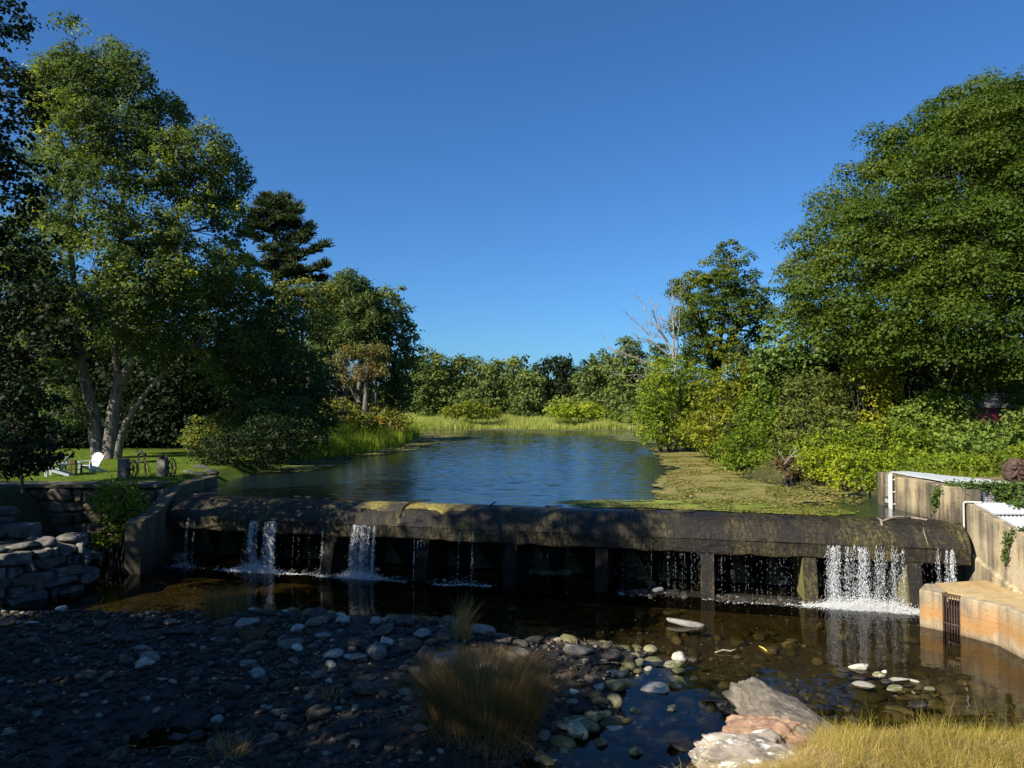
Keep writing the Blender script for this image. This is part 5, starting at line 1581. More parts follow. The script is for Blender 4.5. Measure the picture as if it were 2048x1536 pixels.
arms = []
for (y, xl_, xr_) in ((395,528,575),(410,512,600),(425,505,603),(440,500,600),(455,495,595)):
    arms += [([(550,y+10),((550+xl_)/2,y+4),(xl_,y)],10,6,random.uniform(-2,2)), ([(550,y+10),((550+xr_)/2,y+4),(xr_,y)],10,6,random.uniform(-2,2))]
arms += [([(555,520),(590,500),(612,475),(622,450)],10,6,0), ([(560,530),(605,512),(640,498),(654,488)],9,4,0), ([(560,555),(600,548),(640,540),(654,530)],9,4,0),
         ([(555,495),(585,480),(600,470)],12,6,1), ([(550,500),(520,480),(500,470)],14,8,0), ([(550,540),(510,530),(480,515)],14,8,0), ([(555,575),(600,562),(650,560)],10,5,1),
         ([(555,560),(575,545),(600,535)],12,8,-1),([(550,470),(540,500),(550,540)],20,20,0),([(560,600),(590,590),(620,590)],12,8,0),([(550,590),(520,580),(490,570)],14,8,0)]
pine('white_pine', 'tall dark white pine with upswept branches on the left skyline', [(552,840),(553,700),(553,560),(552,460),(550,390)], arms, 62, 'pine_needle', 601, 0.9, 46, 0.46, 1.9, 0.32)
bg_tree('birch', 'pale green birch below the white pine on the left shore', [(600,590,40,32),(650,590,38,28,2),(570,640,45,45),(630,640,40,45)], 60, 'olive_leaf', 605, 0.6, 36, 0.25, 0.62, tint0=0.6, tintv=0.35)
r_ = random.Random(3)
bg_tree('red_pine', 'olive green red pine with a full rounded top on the left shore', [(700,572,30,28),(668,592,34,30),(732,600,34,30),(700,625,48,36),(655,640,38,36),(742,645,36,34),(690,672,46,34,-1),(650,690,32,30),(730,690,36,28)],
        76, 'red_pine_needle', 610, 0.8, 110, 0.5, 0.8, tint0=0.42, tintv=0.35, aspect=0.2, flat=1.0, up=0.2, hollow=0.4, bark='bark', trunk_px=[[(690,820),(692,700),(697,560)],[(715,820),(725,700),(732,600)]])
bg_tree('dying_pine', 'half dead pine with russet brown needles and bare stems in front of the red pine', [(735,690,26,22),(700,715,30,22),(755,715,24,22),(675,735,22,18),(725,745,30,20),(690,760,24,14),(765,750,20,16)],
        73, 'red_pine_needle', 612, 0.6, 60, 0.42, 0.5, tint0=0.80, tintv=0.45, aspect=0.2, flat=0.9, up=0.1, hollow=0.2, holes=0.35, hscale=1.8, bark='bark', trunk_px=[[(730,830),(733,760),(740,690)]])
for k_, (x0_, x1_, lab) in enumerate(((655,660,'leftmost bare pine stem on the left shore'),(672,672,'second bare pine stem from the left'),(690,694,'third bare pine stem from the left'),(708,716,'fourth bare pine stem, leaning right'),(752,748,'rightmost bare pine stem by the brown needles'))):
    root = empty('pine_stem', P(x0_,835,72+k_*.5), lab, 'tree trunk', 'bare pine stems on the left shore')
    m_ = MB(); p_ = tpath([(x0_,838),(x0_+1,780),(x1_,740),(x1_+2,715)], 72+k_*.5, [.14,.12,.10,.06]); m_.tube(p_[0], p_[1], 8); m_.build('trunk', M['bark'], root, smooth=True)
    m_ = MB()
    for j in range(8):
        y = 728+j*10+r_.uniform(-4,4); s = r_.choice((-1,1)); l_ = r_.uniform(8,26); m_.tube([P(x1_,y,72+k_*.5),P(x1_+s*l_*.6,y+r_.uniform(-2,8),72+k_*.5+r_.uniform(-1,1)),P(x1_+s*l_,y+r_.uniform(4,18),72+k_*.5+r_.uniform(-2,2))],[.035,.02,.008],4)
    m_.build('dead_branches', M['dead_wood'], root)
bg_tree('oak', 'dark oak at the right end of the left shore trees', [(775,620,42,42),(800,660,35,45,1),(745,680,45,60),(790,720,48,50),(815,690,28,24),(760,780,50,45),(800,785,35,40)], 80, 'far_leaf', 615, 0.9, 46, 0.36, 0.65, tint0=0.5, tintv=0.4, hollow=0.35)
shrub('sunlit shore bush at the foot of the pines, left one', [(690,825,40,22),(655,810,30,20,2),(720,840,30,18)], 70, 'olive_leaf', 620, 0.28, 0.6, 24, 0.7, tint0=0.75)
shrub('sunlit shore bush at the foot of the dark oak', [(765,832,40,20),(795,845,25,14)], 74, 'olive_leaf', 621, 0.28, 0.6, 24, 0.7, tint0=0.8)
shrub('shaded shore bush under the pines above the reeds', [(620,850,40,28),(580,870,40,30)], 56, 'dark_leaf', 622, 0.22, 0.5, 26, 0.7, tint0=0.5)

# ---------------------------------------------------------------- far shore
FAR = [ # cx, top, half width, Y, material, label
 (862,700,46,150,'far_leaf','broad green tree at the left end of the far shore'),
 (912,708,36,152,'far_leaf','tall dull green tree second from the left on the far shore'),
 (955,716,26,158,'far_leaf','narrow tree in the gap left of centre on the far shore'),
 (990,722,34,150,'far_leaf','dark rounded tree left of centre on the far shore'),
 (1024,712,22,156,'far_leaf_light','light green tree at the centre of the far shore'),
 (1047,712,14,165,'pine_needle','small pointed conifer top at the centre of the far shore'),
 (1062,740,44,144,'far_leaf','wide green tree right of centre on the far shore'),
 (1127,712,26,150,'dark_leaf','dark round headed tree standing above its neighbours on the far shore'),
 (1160,745,28,148,'far_leaf','tree just right of the dark round headed tree'),
 (1205,700,44,140,'far_leaf','big green tree rising at the right of the far shore'),
 (1262,676,52,132,'far_leaf','tallest oak at the right end of the far shore behind the dead tree'),
 (1316,690,40,126,'far_leaf','tree at the far right of the far shore behind the dead tree'),
 (945,780,34,138,'far_leaf','lower pale tree in front of the far left trees'),
 (1118,790,24,138,'far_leaf_light','lower yellow green tree in front of the far centre'),
 (1165,800,30,136,'far_leaf_light','low light tree on the marsh edge right of centre'),
]
for i, (cx_, tp_, hw, Y_, mt, lab) in enumerate(FAR):
    rr = random.Random(700+i)
    H_ = 828 - tp_
    lst = [(cx_, tp_+hw*0.55, hw*0.62, hw*0.55, 0)]
    for k_ in range(max(4, int(H_*2*hw/1700)+3)):
        fy = (k_+0.7)/(max(4, int(H_*2*hw/1700)+3))
        yy = tp_ + hw*0.5 + fy*(H_-hw*0.7)
        ww = hw*(0.55 + 0.45*math.sin(min(1, fy*1.2)*math.pi*0.6))
        lst.append((cx_ + rr.uniform(-1,1)*hw*0.48, yy, ww*0.55, ww*0.48, rr.uniform(-3,2)))
    lst.append((cx_-hw*.3, 815, hw*.6, 18, 0)); lst.append((cx_+hw*.3, 815, hw*.6, 18, 0))
    bg_tree('far_tree', lab, lst, Y_, mt, 700+i, 1.25, 34, 0.60, 0.62, group='trees on the far shore', tint0=0.45, tintv=0.5, hollow=0.4, flat=0.7)
# second rank closes the gaps
for i in range(9):
    cx_ = 820 + i*58
    bg_tree('far_tree', 'dark tree in the rear rank of the far shore, %s from the left' % ['first','second','third','fourth','fifth','sixth','seventh','eighth','ninth'][i],
            [(cx_, 745+((i*37)%23), 42, 30), (cx_-15, 785, 40, 35), (cx_+18, 790, 40, 35)], 185, 'dark_leaf', 730+i, 1.8, 26, 0.95, 0.6, group='rear rank of far trees', tint0=0.5)
shrub('wide golden green marsh shrub left of centre on the far shore', [(910,824,26,13),(945,820,34,16),(985,826,22,10)], 124, 'gold_leaf', 760, 0.45, 0.8, 26, 0.7, tint0=0.35)
shrub('green marsh shrub right of centre on the far shore', [(1135,824,34,12),(1172,821,34,14),(1197,829,22,9)], 123, 'shrub_leaf', 761, 0.45, 0.8, 26, 0.7, tint0=0.6)
shrub('small shrub at the right end of the marsh', [(1222,835,20,9),(1250,838,18,8)], 122, 'far_leaf_light', 762, 0.4, 0.7, 24, 0.7)

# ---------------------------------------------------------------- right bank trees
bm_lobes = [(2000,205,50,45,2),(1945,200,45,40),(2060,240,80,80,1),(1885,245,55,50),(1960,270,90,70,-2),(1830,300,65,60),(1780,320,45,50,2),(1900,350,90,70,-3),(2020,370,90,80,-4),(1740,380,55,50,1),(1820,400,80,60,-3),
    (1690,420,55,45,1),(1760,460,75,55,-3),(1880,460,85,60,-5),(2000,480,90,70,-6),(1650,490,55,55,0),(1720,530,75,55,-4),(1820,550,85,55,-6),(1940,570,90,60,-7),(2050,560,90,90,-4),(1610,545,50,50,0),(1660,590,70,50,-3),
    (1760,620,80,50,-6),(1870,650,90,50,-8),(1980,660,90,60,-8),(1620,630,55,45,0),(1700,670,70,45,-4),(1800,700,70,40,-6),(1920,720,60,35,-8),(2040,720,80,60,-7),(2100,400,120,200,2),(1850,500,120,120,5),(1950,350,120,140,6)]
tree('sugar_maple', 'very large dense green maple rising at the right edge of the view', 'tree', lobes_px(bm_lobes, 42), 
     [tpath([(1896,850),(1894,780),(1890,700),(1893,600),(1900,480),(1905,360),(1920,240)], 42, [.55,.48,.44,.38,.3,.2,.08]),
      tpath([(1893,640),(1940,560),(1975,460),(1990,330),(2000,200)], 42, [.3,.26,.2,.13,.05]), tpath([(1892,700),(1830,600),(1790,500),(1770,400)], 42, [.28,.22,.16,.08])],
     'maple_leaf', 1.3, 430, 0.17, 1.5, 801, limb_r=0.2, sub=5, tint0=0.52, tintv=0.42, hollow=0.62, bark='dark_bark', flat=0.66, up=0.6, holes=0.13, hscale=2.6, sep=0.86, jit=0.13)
tree('rear_maple', 'dense maple standing behind the large one at the right edge', 'tree', lobes_px([(1980,560,150,130),(2100,350,150,200),(1820,640,130,90),(1700,650,110,70),(2050,720,120,90)], 56),
     [tpath([(2000,800),(2000,600),(2010,400)], 56, [.4,.3,.1])], 'dark_leaf', 1.0, 34, 0.36, 0.6, 803, limb_r=0.2, sub=3, tint0=0.5, hollow=0.3, bark='dark_bark')
bg_tree('maple', 'free standing yellow green maple with gaps in its crown, right of the dead tree', [(1458,512,26,26),(1412,545,34,28),(1490,540,28,30),(1440,575,45,34,-2),(1372,580,30,26),(1505,590,35,28),(1400,620,50,36,-3),(1470,630,50,36,-3),(1530,625,24,20),(1370,650,32,26),(1440,680,56,34,-3),(1510,665,34,26),(1400,720,50,30)],
        66, 'maple_leaf', 810, 0.75, 110, 0.22, 0.8, bark='bark', trunk_px=[[(1440,860),(1435,760),(1440,680),(1455,600),(1458,520)],[(1436,740),(1410,680),(1390,620),(1375,580)],[(1438,720),(1475,660),(1495,590)]], tr=0.34, tint0=0.62, tintv=0.45, sun_tips=0.4, hollow=0.5, holes=0.18, hscale=2.4)

# dead tree
dead = empty('dead_tree', P(1352,800,62), 'bare grey dead tree with fine twigs leaning left over the pond', 'tree')
rb = np.random.default_rng(77); dp = []
def grow(a, d, L, rad, depth):
    n = 6; pts = [np.array(a)]; dd = np.array(d, float)
    for i in range(n-1):
        dd = dd + rb.normal(size=3)*0.09 + np.array([0,0,0.035]); dd /= np.linalg.norm(dd)
        pts.append(pts[-1] + dd*L/(n-1))
    dp.append(tube_arrays(pts, np.linspace(rad, rad*0.5, n) + 0.006, 6 if depth < 2 else 4))
    if depth < 3:
        for k_ in range(3):
            i = rb.integers(2, n); nd = dd*0.9 + rb.normal(size=3)*0.42; nd /= np.linalg.norm(nd)
            grow(pts[i], nd, L*rb.uniform(.4,.62), rad*0.45, depth+1)
Yt = 62
tr_pts = [P(1362,860,Yt),P(1358,790,Yt),P(1352,735,Yt),P(1345,700,Yt)]
dp.append(tube_arrays(tr_pts, [.22,.19,.16,.13], 10))
for (x0_, y0_, x1_, y1_, rr_) in ((1345,702,1322,655,.15),(1346,705,1345,640,.13),(1340,712,1298,672,.11),(1350,720,1360,655,.10),(1330,738,1265,716,.08),(1352,745,1290,750,.06),(1345,700,1308,650,.11)):
    a = P(x0_, y0_, Yt); e = P(x1_, y1_, Yt+rb.normal()*1.0); d = np.array(tuple(e-a)); L = np.linalg.norm(d)
    grow(tuple(a), d/L, L, rr_*0.7, 0)
    grow(tuple(e), d/L, L*0.8, rr_*0.35, 1)
vb, fb = join_arrays(dp)
put('trunk', np_mesh('trunk', vb, fb, smooth=True), M['dead_wood'], dead)

G2 = 'shrubs along the right bank'
SH = [ # label, lobes, Y, mat, leaf, clump, density, tint0
 ('yellow green leafy tree leaning over the water at the left end of the right bank', [(1320,790,40,40),(1345,745,45,35),(1300,840,32,35),(1350,830,50,45,2),(1395,770,45,45,2),(1330,865,45,28),(1385,875,45,26,1),(1300,875,26,16,-1),(1360,820,50,40,2)], 60, 'shrub_leaf', .24, .6, .6, .45),
 ('tall golden green shrub in the middle of the right bank', [(1470,735,40,28),(1440,790,55,45),(1500,790,45,50),(1420,850,50,45,-1),(1470,860,50,45,-2),(1390,860,35,35,1)], 52, 'gold_leaf', .22, .55, .6, .5),
 ('green willow like shrub reaching down to the weed mat', [(1520,820,45,45),(1500,890,50,50,-2),(1540,880,40,60,-1),(1460,910,40,35,-1),(1530,935,35,20,-3)], 44, 'shrub_leaf', .18, .48, .62, .25),
 ('olive brownish shrub in the centre of the right hand thicket', [(1620,790,60,50),(1680,800,60,55),(1600,850,60,50,-2),(1660,860,65,45,-2),(1580,900,40,40,-3)], 41, 'olive_leaf', .17, .48, .66, .45),
 ('green sumac rising behind the olive shrub', [(1570,680,50,45),(1620,700,45,40),(1545,740,50,45),(1600,750,55,40)], 50, 'sumac_leaf', .26, .6, .6, .5),
 ('bright yellow green vine covered shrub below the large maple', [(1745,745,36,30),(1765,790,38,34),(1715,735,24,20),(1750,835,30,24),(1780,760,24,28)], 39.5, 'gold_leaf', .19, .42, .7, .8),
 ('russet leaved shrub low at the water edge', [(1590,935,32,18),(1618,945,24,16),(1565,925,18,14)], 36, 'russet_leaf', .15, .34, .75, .4),
 ('bright green bramble overhanging the water left of the concrete wall', [(1650,925,50,35),(1700,935,50,38,-1),(1750,940,42,32,-2),(1640,900,45,35,1),(1730,960,35,22,-2.5),(1680,962,35,18,-2)], 34.5, 'shrub_leaf', .14, .38, .7, .6),
 ('green thicket shrub above the brambles', [(1700,880,55,35),(1770,880,55,40),(1830,890,50,35),(1800,920,55,30,-1),(1850,925,40,25,-1)], 35, 'shrub_leaf', .15, .42, .68, .45),
 ('light green sumac in front of the dark maple trunk', [(1860,820,45,35),(1820,840,45,30),(1900,840,40,35),(1850,860,60,30,-1)], 36.5, 'sumac_leaf', .18, .45, .66, .75),
 ('blue green sumac below the red shed', [(1960,875,45,35),(2010,880,50,35),(1930,900,45,30,-1),(2040,850,40,35),(1985,905,45,22,-2)], 34, 'sumac_leaf', .17, .42, .66, .6),
 ('dark green sumac left of the red shed', [(1935,790,32,40),(1905,770,35,30),(1960,760,40,30),(1925,830,30,30)], 38, 'sumac_leaf', .2, .45, .66, .4),
 ('dark green bush right of the red shed', [(2035,790,28,35),(2050,740,30,35),(2055,820,28,35)], 37, 'sumac_leaf', .2, .45, .66, .4),
 ('yellowing brambles behind the metal deck', [(1880,930,50,22),(1930,930,50,20),(1840,938,40,18),(1950,940,30,14,-1)], 31.5, 'shrub_leaf', .12, .32, .75, .55),
 ('bright yellow green ferns behind the old turbine', [(2000,925,40,18),(2050,915,45,22),(1975,938,25,12,-1),(2080,935,40,20)], 30.5, 'fern', .13, .30, .75, .5),
]
for i, (lab, lst, Y_, mt, lf, cr_, dn_, t0) in enumerate(SH):
    shrub(lab, lst, Y_, mt, 820+i, lf, cr_, 30, dn_, group=G2, tint0=t0, tintv=0.5, hollow=0.4, flat=0.65)
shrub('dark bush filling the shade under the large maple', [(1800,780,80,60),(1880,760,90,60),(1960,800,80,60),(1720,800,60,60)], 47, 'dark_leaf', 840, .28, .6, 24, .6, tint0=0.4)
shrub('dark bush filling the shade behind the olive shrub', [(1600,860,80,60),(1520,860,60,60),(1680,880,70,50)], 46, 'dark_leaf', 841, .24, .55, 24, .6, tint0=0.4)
m_ = MB()
for (a, b_, c_) in (((1568,928),(1588,905),(1596,888)),((1580,914),(1600,910),(1606,918)),((1572,922),(1560,908),(1556,900))):
    m_.tube([P(a[0],a[1],33.8),P(b_[0],b_[1],33.8),P(c_[0],c_[1],33.9)],[.02,.016,.008],6)
tag(m_.build('dead_branch', M['dead_wood']), 'small bleached dead branch sticking up among the shore shrubs', 'branch')

# trees standing just outside the picture on the left bank; they shade the river
for i, (x, y, zc, rad, lab) in enumerate(((-21.5,9.0,12.5,6.4,'first shade tree on the left bank by the bridge'), (-17.5,2.5,11.0,5.6,'second shade tree on the left bank by the bridge'), (-14.5,-5.0,11.0,5.5,'third shade tree on the left bank by the bridge'),
                              (-31,21,12,4.8,'shade tree farther up the left bank'), (-22.4,9.3,18.5,5.6,'tall shade tree on the left bank'))):
    lobes = [(Vector((x+math.cos(k_*1.3)*rad*0.45, y+math.sin(k_*1.3)*rad*0.45, zc-3.2+k_*1.35)), (rad*0.62, rad*0.62, rad*0.42)) for k_ in range(6)]
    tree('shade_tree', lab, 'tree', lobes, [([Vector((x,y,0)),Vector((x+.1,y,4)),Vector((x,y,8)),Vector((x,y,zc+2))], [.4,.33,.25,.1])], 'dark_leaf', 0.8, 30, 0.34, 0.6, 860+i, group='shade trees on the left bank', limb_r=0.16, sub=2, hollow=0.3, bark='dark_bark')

# far woods closing the view behind the named trees: nobody could count them
def woods(label, x0, x1, y0, y1, h, n, leaf, seed, zb=2.6):
    r = np.random.default_rng(seed)
    x = r.uniform(x0, x1, n); y = r.uniform(y0, y1, n)
    top = h*(0.72 + 0.5*vnoise(x, y*0.4, 7, seed) + 0.25*vnoise(x, y, 2.5, seed+1))
    z = zb + top*r.random(n)**0.7
    c = np.column_stack([x, y, z])
    v, f = leaf_quads(c, r.normal(size=(n,3))*0.5 + np.array([0,-.3,.5]), leaf*r.uniform(.6,1.4,n), r, 0.75)
    tag(put('woods', np_mesh('woods', v, f, tint=np.clip(0.45+0.5*vnoise(x, z, 3, 4)+0.15*r.normal(size=n),0,1)), M['dark_leaf']), label, 'woods', None, 'stuff')
woods('dark woods beyond the lawn on the left', -95, -19, 70, 84, 14, 42000, 0.75, 61)
woods('dark woods beyond the right bank', 24, 95, 66, 80, 13, 42000, 0.75, 62)
woods('distant woods behind the far shore', -90, 120, 195, 215, 13, 40000, 1.4, 63)
woods('dark thicket behind the right bank shrubs', 17, 44, 50, 58, 9.5, 26000, 0.45, 64, 3.0)

# ---------------------------------------------------------------- grass, reeds, ivy
def blades(pos, hgt, lean, width, seed, tint0=0.5, tintv=0.4, segs=4, bend=0.5, leandir=None, droop=0.0):
    r = np.random.default_rng(seed); n = len(pos)
    a = r.uniform(0, 2*np.pi, n) if leandir is None else leandir + r.normal(size=n)*0.9
    h = hgt*r.uniform(0.55, 1.2, n) if np.isscalar(hgt) else hgt*r.uniform(0.7, 1.15, n)
    ld = np.stack([np.cos(a), np.sin(a), np.zeros(n)], -1); sd = np.stack([-np.sin(a+r.normal(size=n)), np.cos(a), np.zeros(n)], -1)
    le = lean*r.uniform(0.2, 1.6, n)
    vs = []
    for k_ in range(segs+1):
        t = k_/segs
        w_ = width*(1-t*0.9)*r.uniform(0.98,1.02)
        up = h*(t - droop*le*t*t*t); out = h*le*(t**(1+bend))
        c = pos + np.array([0,0,1])*up[:, None] + ld*out[:, None]
        vs += [c - sd*w_/2, c + sd*w_/2]
    v = np.stack(vs, 1).reshape(-1, 3)
    m = 2*(segs+1)
    fb = np.array([[2*k_, 2*k_+1, 2*k_+3, 2*k_+2] for k_ in range(segs)])
    f = (np.arange(n)*m)[:, None, None] + fb[None]
    t_ = np.clip(tint0 + tintv*(r.normal(size=n)*0.45 + vnoise(pos[:,0], pos[:,1], 1.2, 33)*0.9), 0, 1)
    return v, f.reshape(-1, 4), np.repeat(t_, segs)

def scatter_px(n, poly, z, seed, jitter=0.0):
    r = np.random.default_rng(seed); out = []
    a = np.array(poly); x0_, y0_ = a.min(0); x1_, y1_ = a.max(0)
    while len(out) < n:
        m = n
        px = r.uniform(x0_, x1_, m); py = r.uniform(y0_, y1_, m)
        ok = sdf_poly(px, py, poly) > 0
        for x, y in zip(px[ok], py[ok]):
            q = G(x, y, z); out.append((q.x, q.y))
            if len(out) >= n: break
    return np.array(out)

def grass_obj(name, parts, mat, label, kind='stuff', cat='grass'):
    off = 0; V, Fc, T = [], [], []
    for v, f, t in parts:
        V.append(v); Fc.append(f+off); T.append(t); off += len(v)
    return tag(put(name, np_mesh(name, np.concatenate(V), np.concatenate(Fc), tint=np.concatenate(T)), M[mat]), label, cat, None, kind)

def ground_pts(xy, dz=0.0):
    return np.column_stack([xy, height(xy[:,0], xy[:,1]) + dz])

# foreground bank
fg = scatter_px(12000, [(1230,1600),(1300,1525),(1420,1500),(1560,1490),(1640,1470),(1700,1450),(1800,1445),(1900,1450),(2070,1440),(2110,1600)], 0.45, 5)
fg = fg[sdf_poly(fg[:,0], fg[:,1], BANK) > -0.25]
pp_ = ground_pts(fg, -0.03)
right_ = pp_[:, 0] > 5.2
pr_ = pp_[right_]
hn_ = 0.16 + 0.42*np.clip(vnoise(pr_[:,0], pr_[:,1], 0.55, 91)+0.5, 0, 1)*np.clip(vnoise(pr_[:,0], pr_[:,1], 1.7, 92)*1.5+0.6, 0.2, 1)
dir_ = 2.2 + 5.0*vnoise(pr_[:,0], pr_[:,1], 0.8, 93)
h1 = rng.random(len(pr_)) < 0.5
grass_obj('bank_grass', [blades(pr_[h1], hn_[h1]*1.15, 0.7, 0.008, 41, 0.42, 0.5, 5, 0.7, dir_[h1], droop=0.35), blades(pr_[~h1], hn_[~h1]*0.85, 1.2, 0.006, 40, 0.80, 0.4, 4, 0.4, dir_[~h1], droop=0.5),
                         blades(pp_[~right_], 0.24, 1.1, 0.006, 42, 0.88, 0.35, 5, 0.3, droop=0.55), blades(pr_[:380], 0.68, 0.45, 0.006, 43, 0.45, 0.4, 5, 0.9)], 'dry_grass', 'long yellow and straw coloured grass on the near right bank')
# strawy litter tangled under the grass
ft = pp_[rng.integers(len(pp_), size=7000)] + np.column_stack([rng.normal(size=7000)*0.12, rng.normal(size=7000)*0.12, np.abs(rng.normal(size=7000))*0.06])
grass_obj('dry_straw', [blades(ft, 0.26, 1.5, 0.007, 44, 0.85, 0.3, 3, 0.1, droop=0.85)], 'dry_grass', 'matted dry straw lying under the grass around the boulders')

# tufts on the bar
def tuft(label, px, py, wpx, hpx, n, mat, seed, z=0.15, lean=0.35, leandir=None, t0=0.45, width=0.010, droop=0.15, name='grass_tuft'):
    q = G(px, py, z); r = np.random.default_rng(seed); s = wpx*q.y/F/2; h = hpx*q.y/F
    a = r.uniform(0, 2*np.pi, n); rr_ = np.sqrt(r.random(n))
    xy = np.column_stack([q.x + np.cos(a)*rr_*s*0.8, q.y + s*0.5 + np.sin(a)*rr_*s*0.7])
    p_ = ground_pts(xy)
    hh = h*(1-0.45*rr_**2)
    v, f, t = blades(p_, hh, lean, width, seed, t0, 0.5, 5, 0.6, leandir, droop)
    o = put(name, np_mesh(name, v, f, tint=t), M[mat]); return tag(o, label, 'grass tuft')
tuft('large brown green grass tuft on the bar beside the channel', 965, 1475, 290, 190, 4200, 'tan_grass', 951, lean=0.6, t0=0.38, width=0.011, droop=0.4)
tuft('pale straw fringe of bent stems around the large grass tuft', 960, 1500, 280, 100, 650, 'tan_grass', 952, lean=1.1, t0=0.75, width=0.009, droop=0.7)
tuft('wispy seed stalks standing behind the large grass tuft', 920, 1290, 55, 100, 200, 'tan_grass', 953, lean=0.4, leandir=0.2, t0=0.85, width=0.012)
tuft('dark weedy clump at the top left of the bar', 440, 1245, 110, 85, 420, 'tan_grass', 954, lean=0.25, t0=0.15, width=0.014)
tuft('small clump of dry stems below the dark weeds', 500, 1285, 60, 40, 120, 'tan_grass', 955, lean=0.5, t0=0.5, width=0.010)
tuft('little dry grass clump in the middle of the bar', 660, 1410, 50, 40, 70, 'tan_grass', 956, lean=0.9, t0=0.6, width=0.010, droop=0.5)
tuft('dry arching grass clump at the bottom left of the bar', 450, 1530, 90, 75, 110, 'tan_grass', 957, lean=0.8, t0=0.65, width=0.010, droop=0.6)

# lawn blades
x = rng.uniform(-34, -14.6, 60000); y = 31.9 + 24*rng.random(60000)**1.2
k_ = height(x, y) > 3.02; x, y = x[k_], y[k_]
grass_obj('lawn_grass', [blades(np.column_stack([x, y, height(x, y)-0.01]), 0.07, 0.5, 0.022, 45, 0.55, 0.4, 1)], 'grass_green', 'short mown grass of the lawn on the left bank', cat='lawn')
x = rng.uniform(15.6, 30, 16000); y = rng.uniform(28.8, 36, 16000)
grass_obj('rough_grass', [blades(np.column_stack([x, y, height(x, y)-0.01]), 0.22, 0.5, 0.025, 46, 0.6, 0.4, 2)], 'fern', 'rough sunny grass and ferns behind the metal deck')
# reeds on the left shore
poly = [tuple(G(px, py, POND))[:2] for px, py in ((590,925),(660,915),(720,908),(800,893),(838,874),(838,860),(770,860),(690,870),(610,890))]
def in_poly(n, poly, seed):
    r = np.random.default_rng(seed); a = np.array(poly); o = []
    lo, hi = a.min(0), a.max(0)
    xy = r.uniform(lo, hi, (n*6, 2)); xy = xy[sdf_poly(xy[:,0], xy[:,1], poly) > 0]
    return xy[:n]
xy = in_poly(26000, poly, 3)
grass_obj('cattail_reeds', [blades(np.column_stack([xy, np.maximum(height(xy[:,0], xy[:,1]), POND-0.05)]), 1.0+0.9*(vnoise(xy[:,0], xy[:,1], 2.5, 71)+0.4), 0.25, 0.05, 47, 0.6, 0.5, 3)], 'reed', 'green cattail reeds along the left shore of the pond', cat='reeds')
# marsh at the far shore
x = rng.uniform(-26, 36, 75000); y = 115 + 48*rng.random(75000)**1.4
k_ = (height(x, y) > POND-0.25); x, y = x[k_], y[k_]
grass_obj('marsh_reeds', [blades(np.column_stack([x, y, np.maximum(height(x, y), POND-0.05)]), np.clip(0.95+1.3*vnoise(x, y, 5, 72)+0.8*vnoise(x, y, 1.6, 73), 0.3, 2.2), 0.4, 0.10, 48, 0.5, 0.75, 2)], 'marsh', 'pale marsh grass and cattails across the far end of the pond', cat='reeds')
# right shore grasses under the golden shrub
xy = in_poly(4000, [tuple(G(px, py, POND))[:2] for px, py in ((1360,885),(1400,905),(1450,930),(1470,920),(1430,890),(1380,876))], 4)
grass_obj('shore_grass', [blades(np.column_stack([xy, np.full(len(xy), POND)]), 1.0, 0.5, 0.04, 49, 0.6, 0.4, 3)], 'reed', 'arching bright grass at the foot of the golden shrub', cat='grass')
# undergrowth clothing the right hand slope
x = rng.uniform(13, 45, 50000); y = rng.uniform(29, 66, 50000); k_ = height(x, y) > POND+0.3; x, y = x[k_], y[k_]
c_ = np.column_stack([x, y, height(x, y) + rng.random(len(x))*0.7])
v_, f_ = leaf_quads(c_, rng.normal(size=c_.shape)*0.5 + np.array([0,0,0.7]), rng.uniform(0.1, 0.24, len(c_)), rng)
tag(put('ground_cover', np_mesh('ground_cover', v_, f_, tint=np.clip(0.35+0.3*vnoise(x, y, 2, 9)+0.15*rng.normal(size=len(x)), 0, 1)), M['shrub_leaf']), 'low leafy ground cover over the right bank', 'plants', None, 'stuff')

# ivy on the concrete
def ivy(label, pts, n, seed, leaf=0.085, sp=0.10):
    """pts: 3D polyline; hangs and creeps along it"""
    r = np.random.default_rng(seed); P3 = np.array([tuple(p) for p in pts])
    seg_ = np.concatenate([[0], np.cumsum(np.linalg.norm(np.diff(P3, axis=0), axis=1))])
    t = r.random(n)*seg_[-1]
    c = np.stack([np.interp(t, seg_, P3[:, k]) for k in range(3)], -1) + r.normal(size=(n,3))*sp
    v, f = leaf_quads(c, r.normal(size=(n,3))*0.5 + np.array([-0.4,-0.5,0.6]), leaf*r.uniform(.6,1.3,n), r, 0.8)
    root = empty('ivy', P3[0], label, 'vine')
    put('vine_leaves', np_mesh('vine_leaves', v, f, tint=np.clip(0.4+0.25*r.normal(size=n), 0, 1)), M['ivy_leaf'], root)
    put('vine_stem', np_mesh('vine_stem', *tube_arrays(P3, [0.012]*len(P3), 5), smooth=True), M['dark_bark'], root)
ivy('leafy vine trailing along the front edge of the deck and down the wall corner', [(14.16,24.6,3.0),(14.16,24.45,3.55),(14.4,24.0,3.82),(15.2,23.9,3.80),(16.2,23.88,3.78),(17.4,23.9,3.8)], 1500, 961, 0.085, 0.085)
ivy('thick vine hanging over the wire screen below the deck', [(15.75,23.85,3.7),(16.0,23.8,3.5),(16.2,23.75,3.3),(16.45,23.8,3.45),(16.6,23.8,3.7)], 1500, 962, 0.085, 0.15)
ivy('vine crossing the upper ladder grating', [(16.1,23.6,3.3),(16.0,23.2,3.22),(16.3,23.0,3.2)], 500, 963, 0.08, 0.14)
ivy('vine crossing the lower ladder grating and dangling down the side wall', [(16.4,21.05,2.86),(15.4,21.05,2.86),(14.6,21.1,2.85),(14.38,21.3,2.7),(14.37,21.42,2.3),(14.38,21.5,1.9)], 600, 964, 0.075, 0.055)
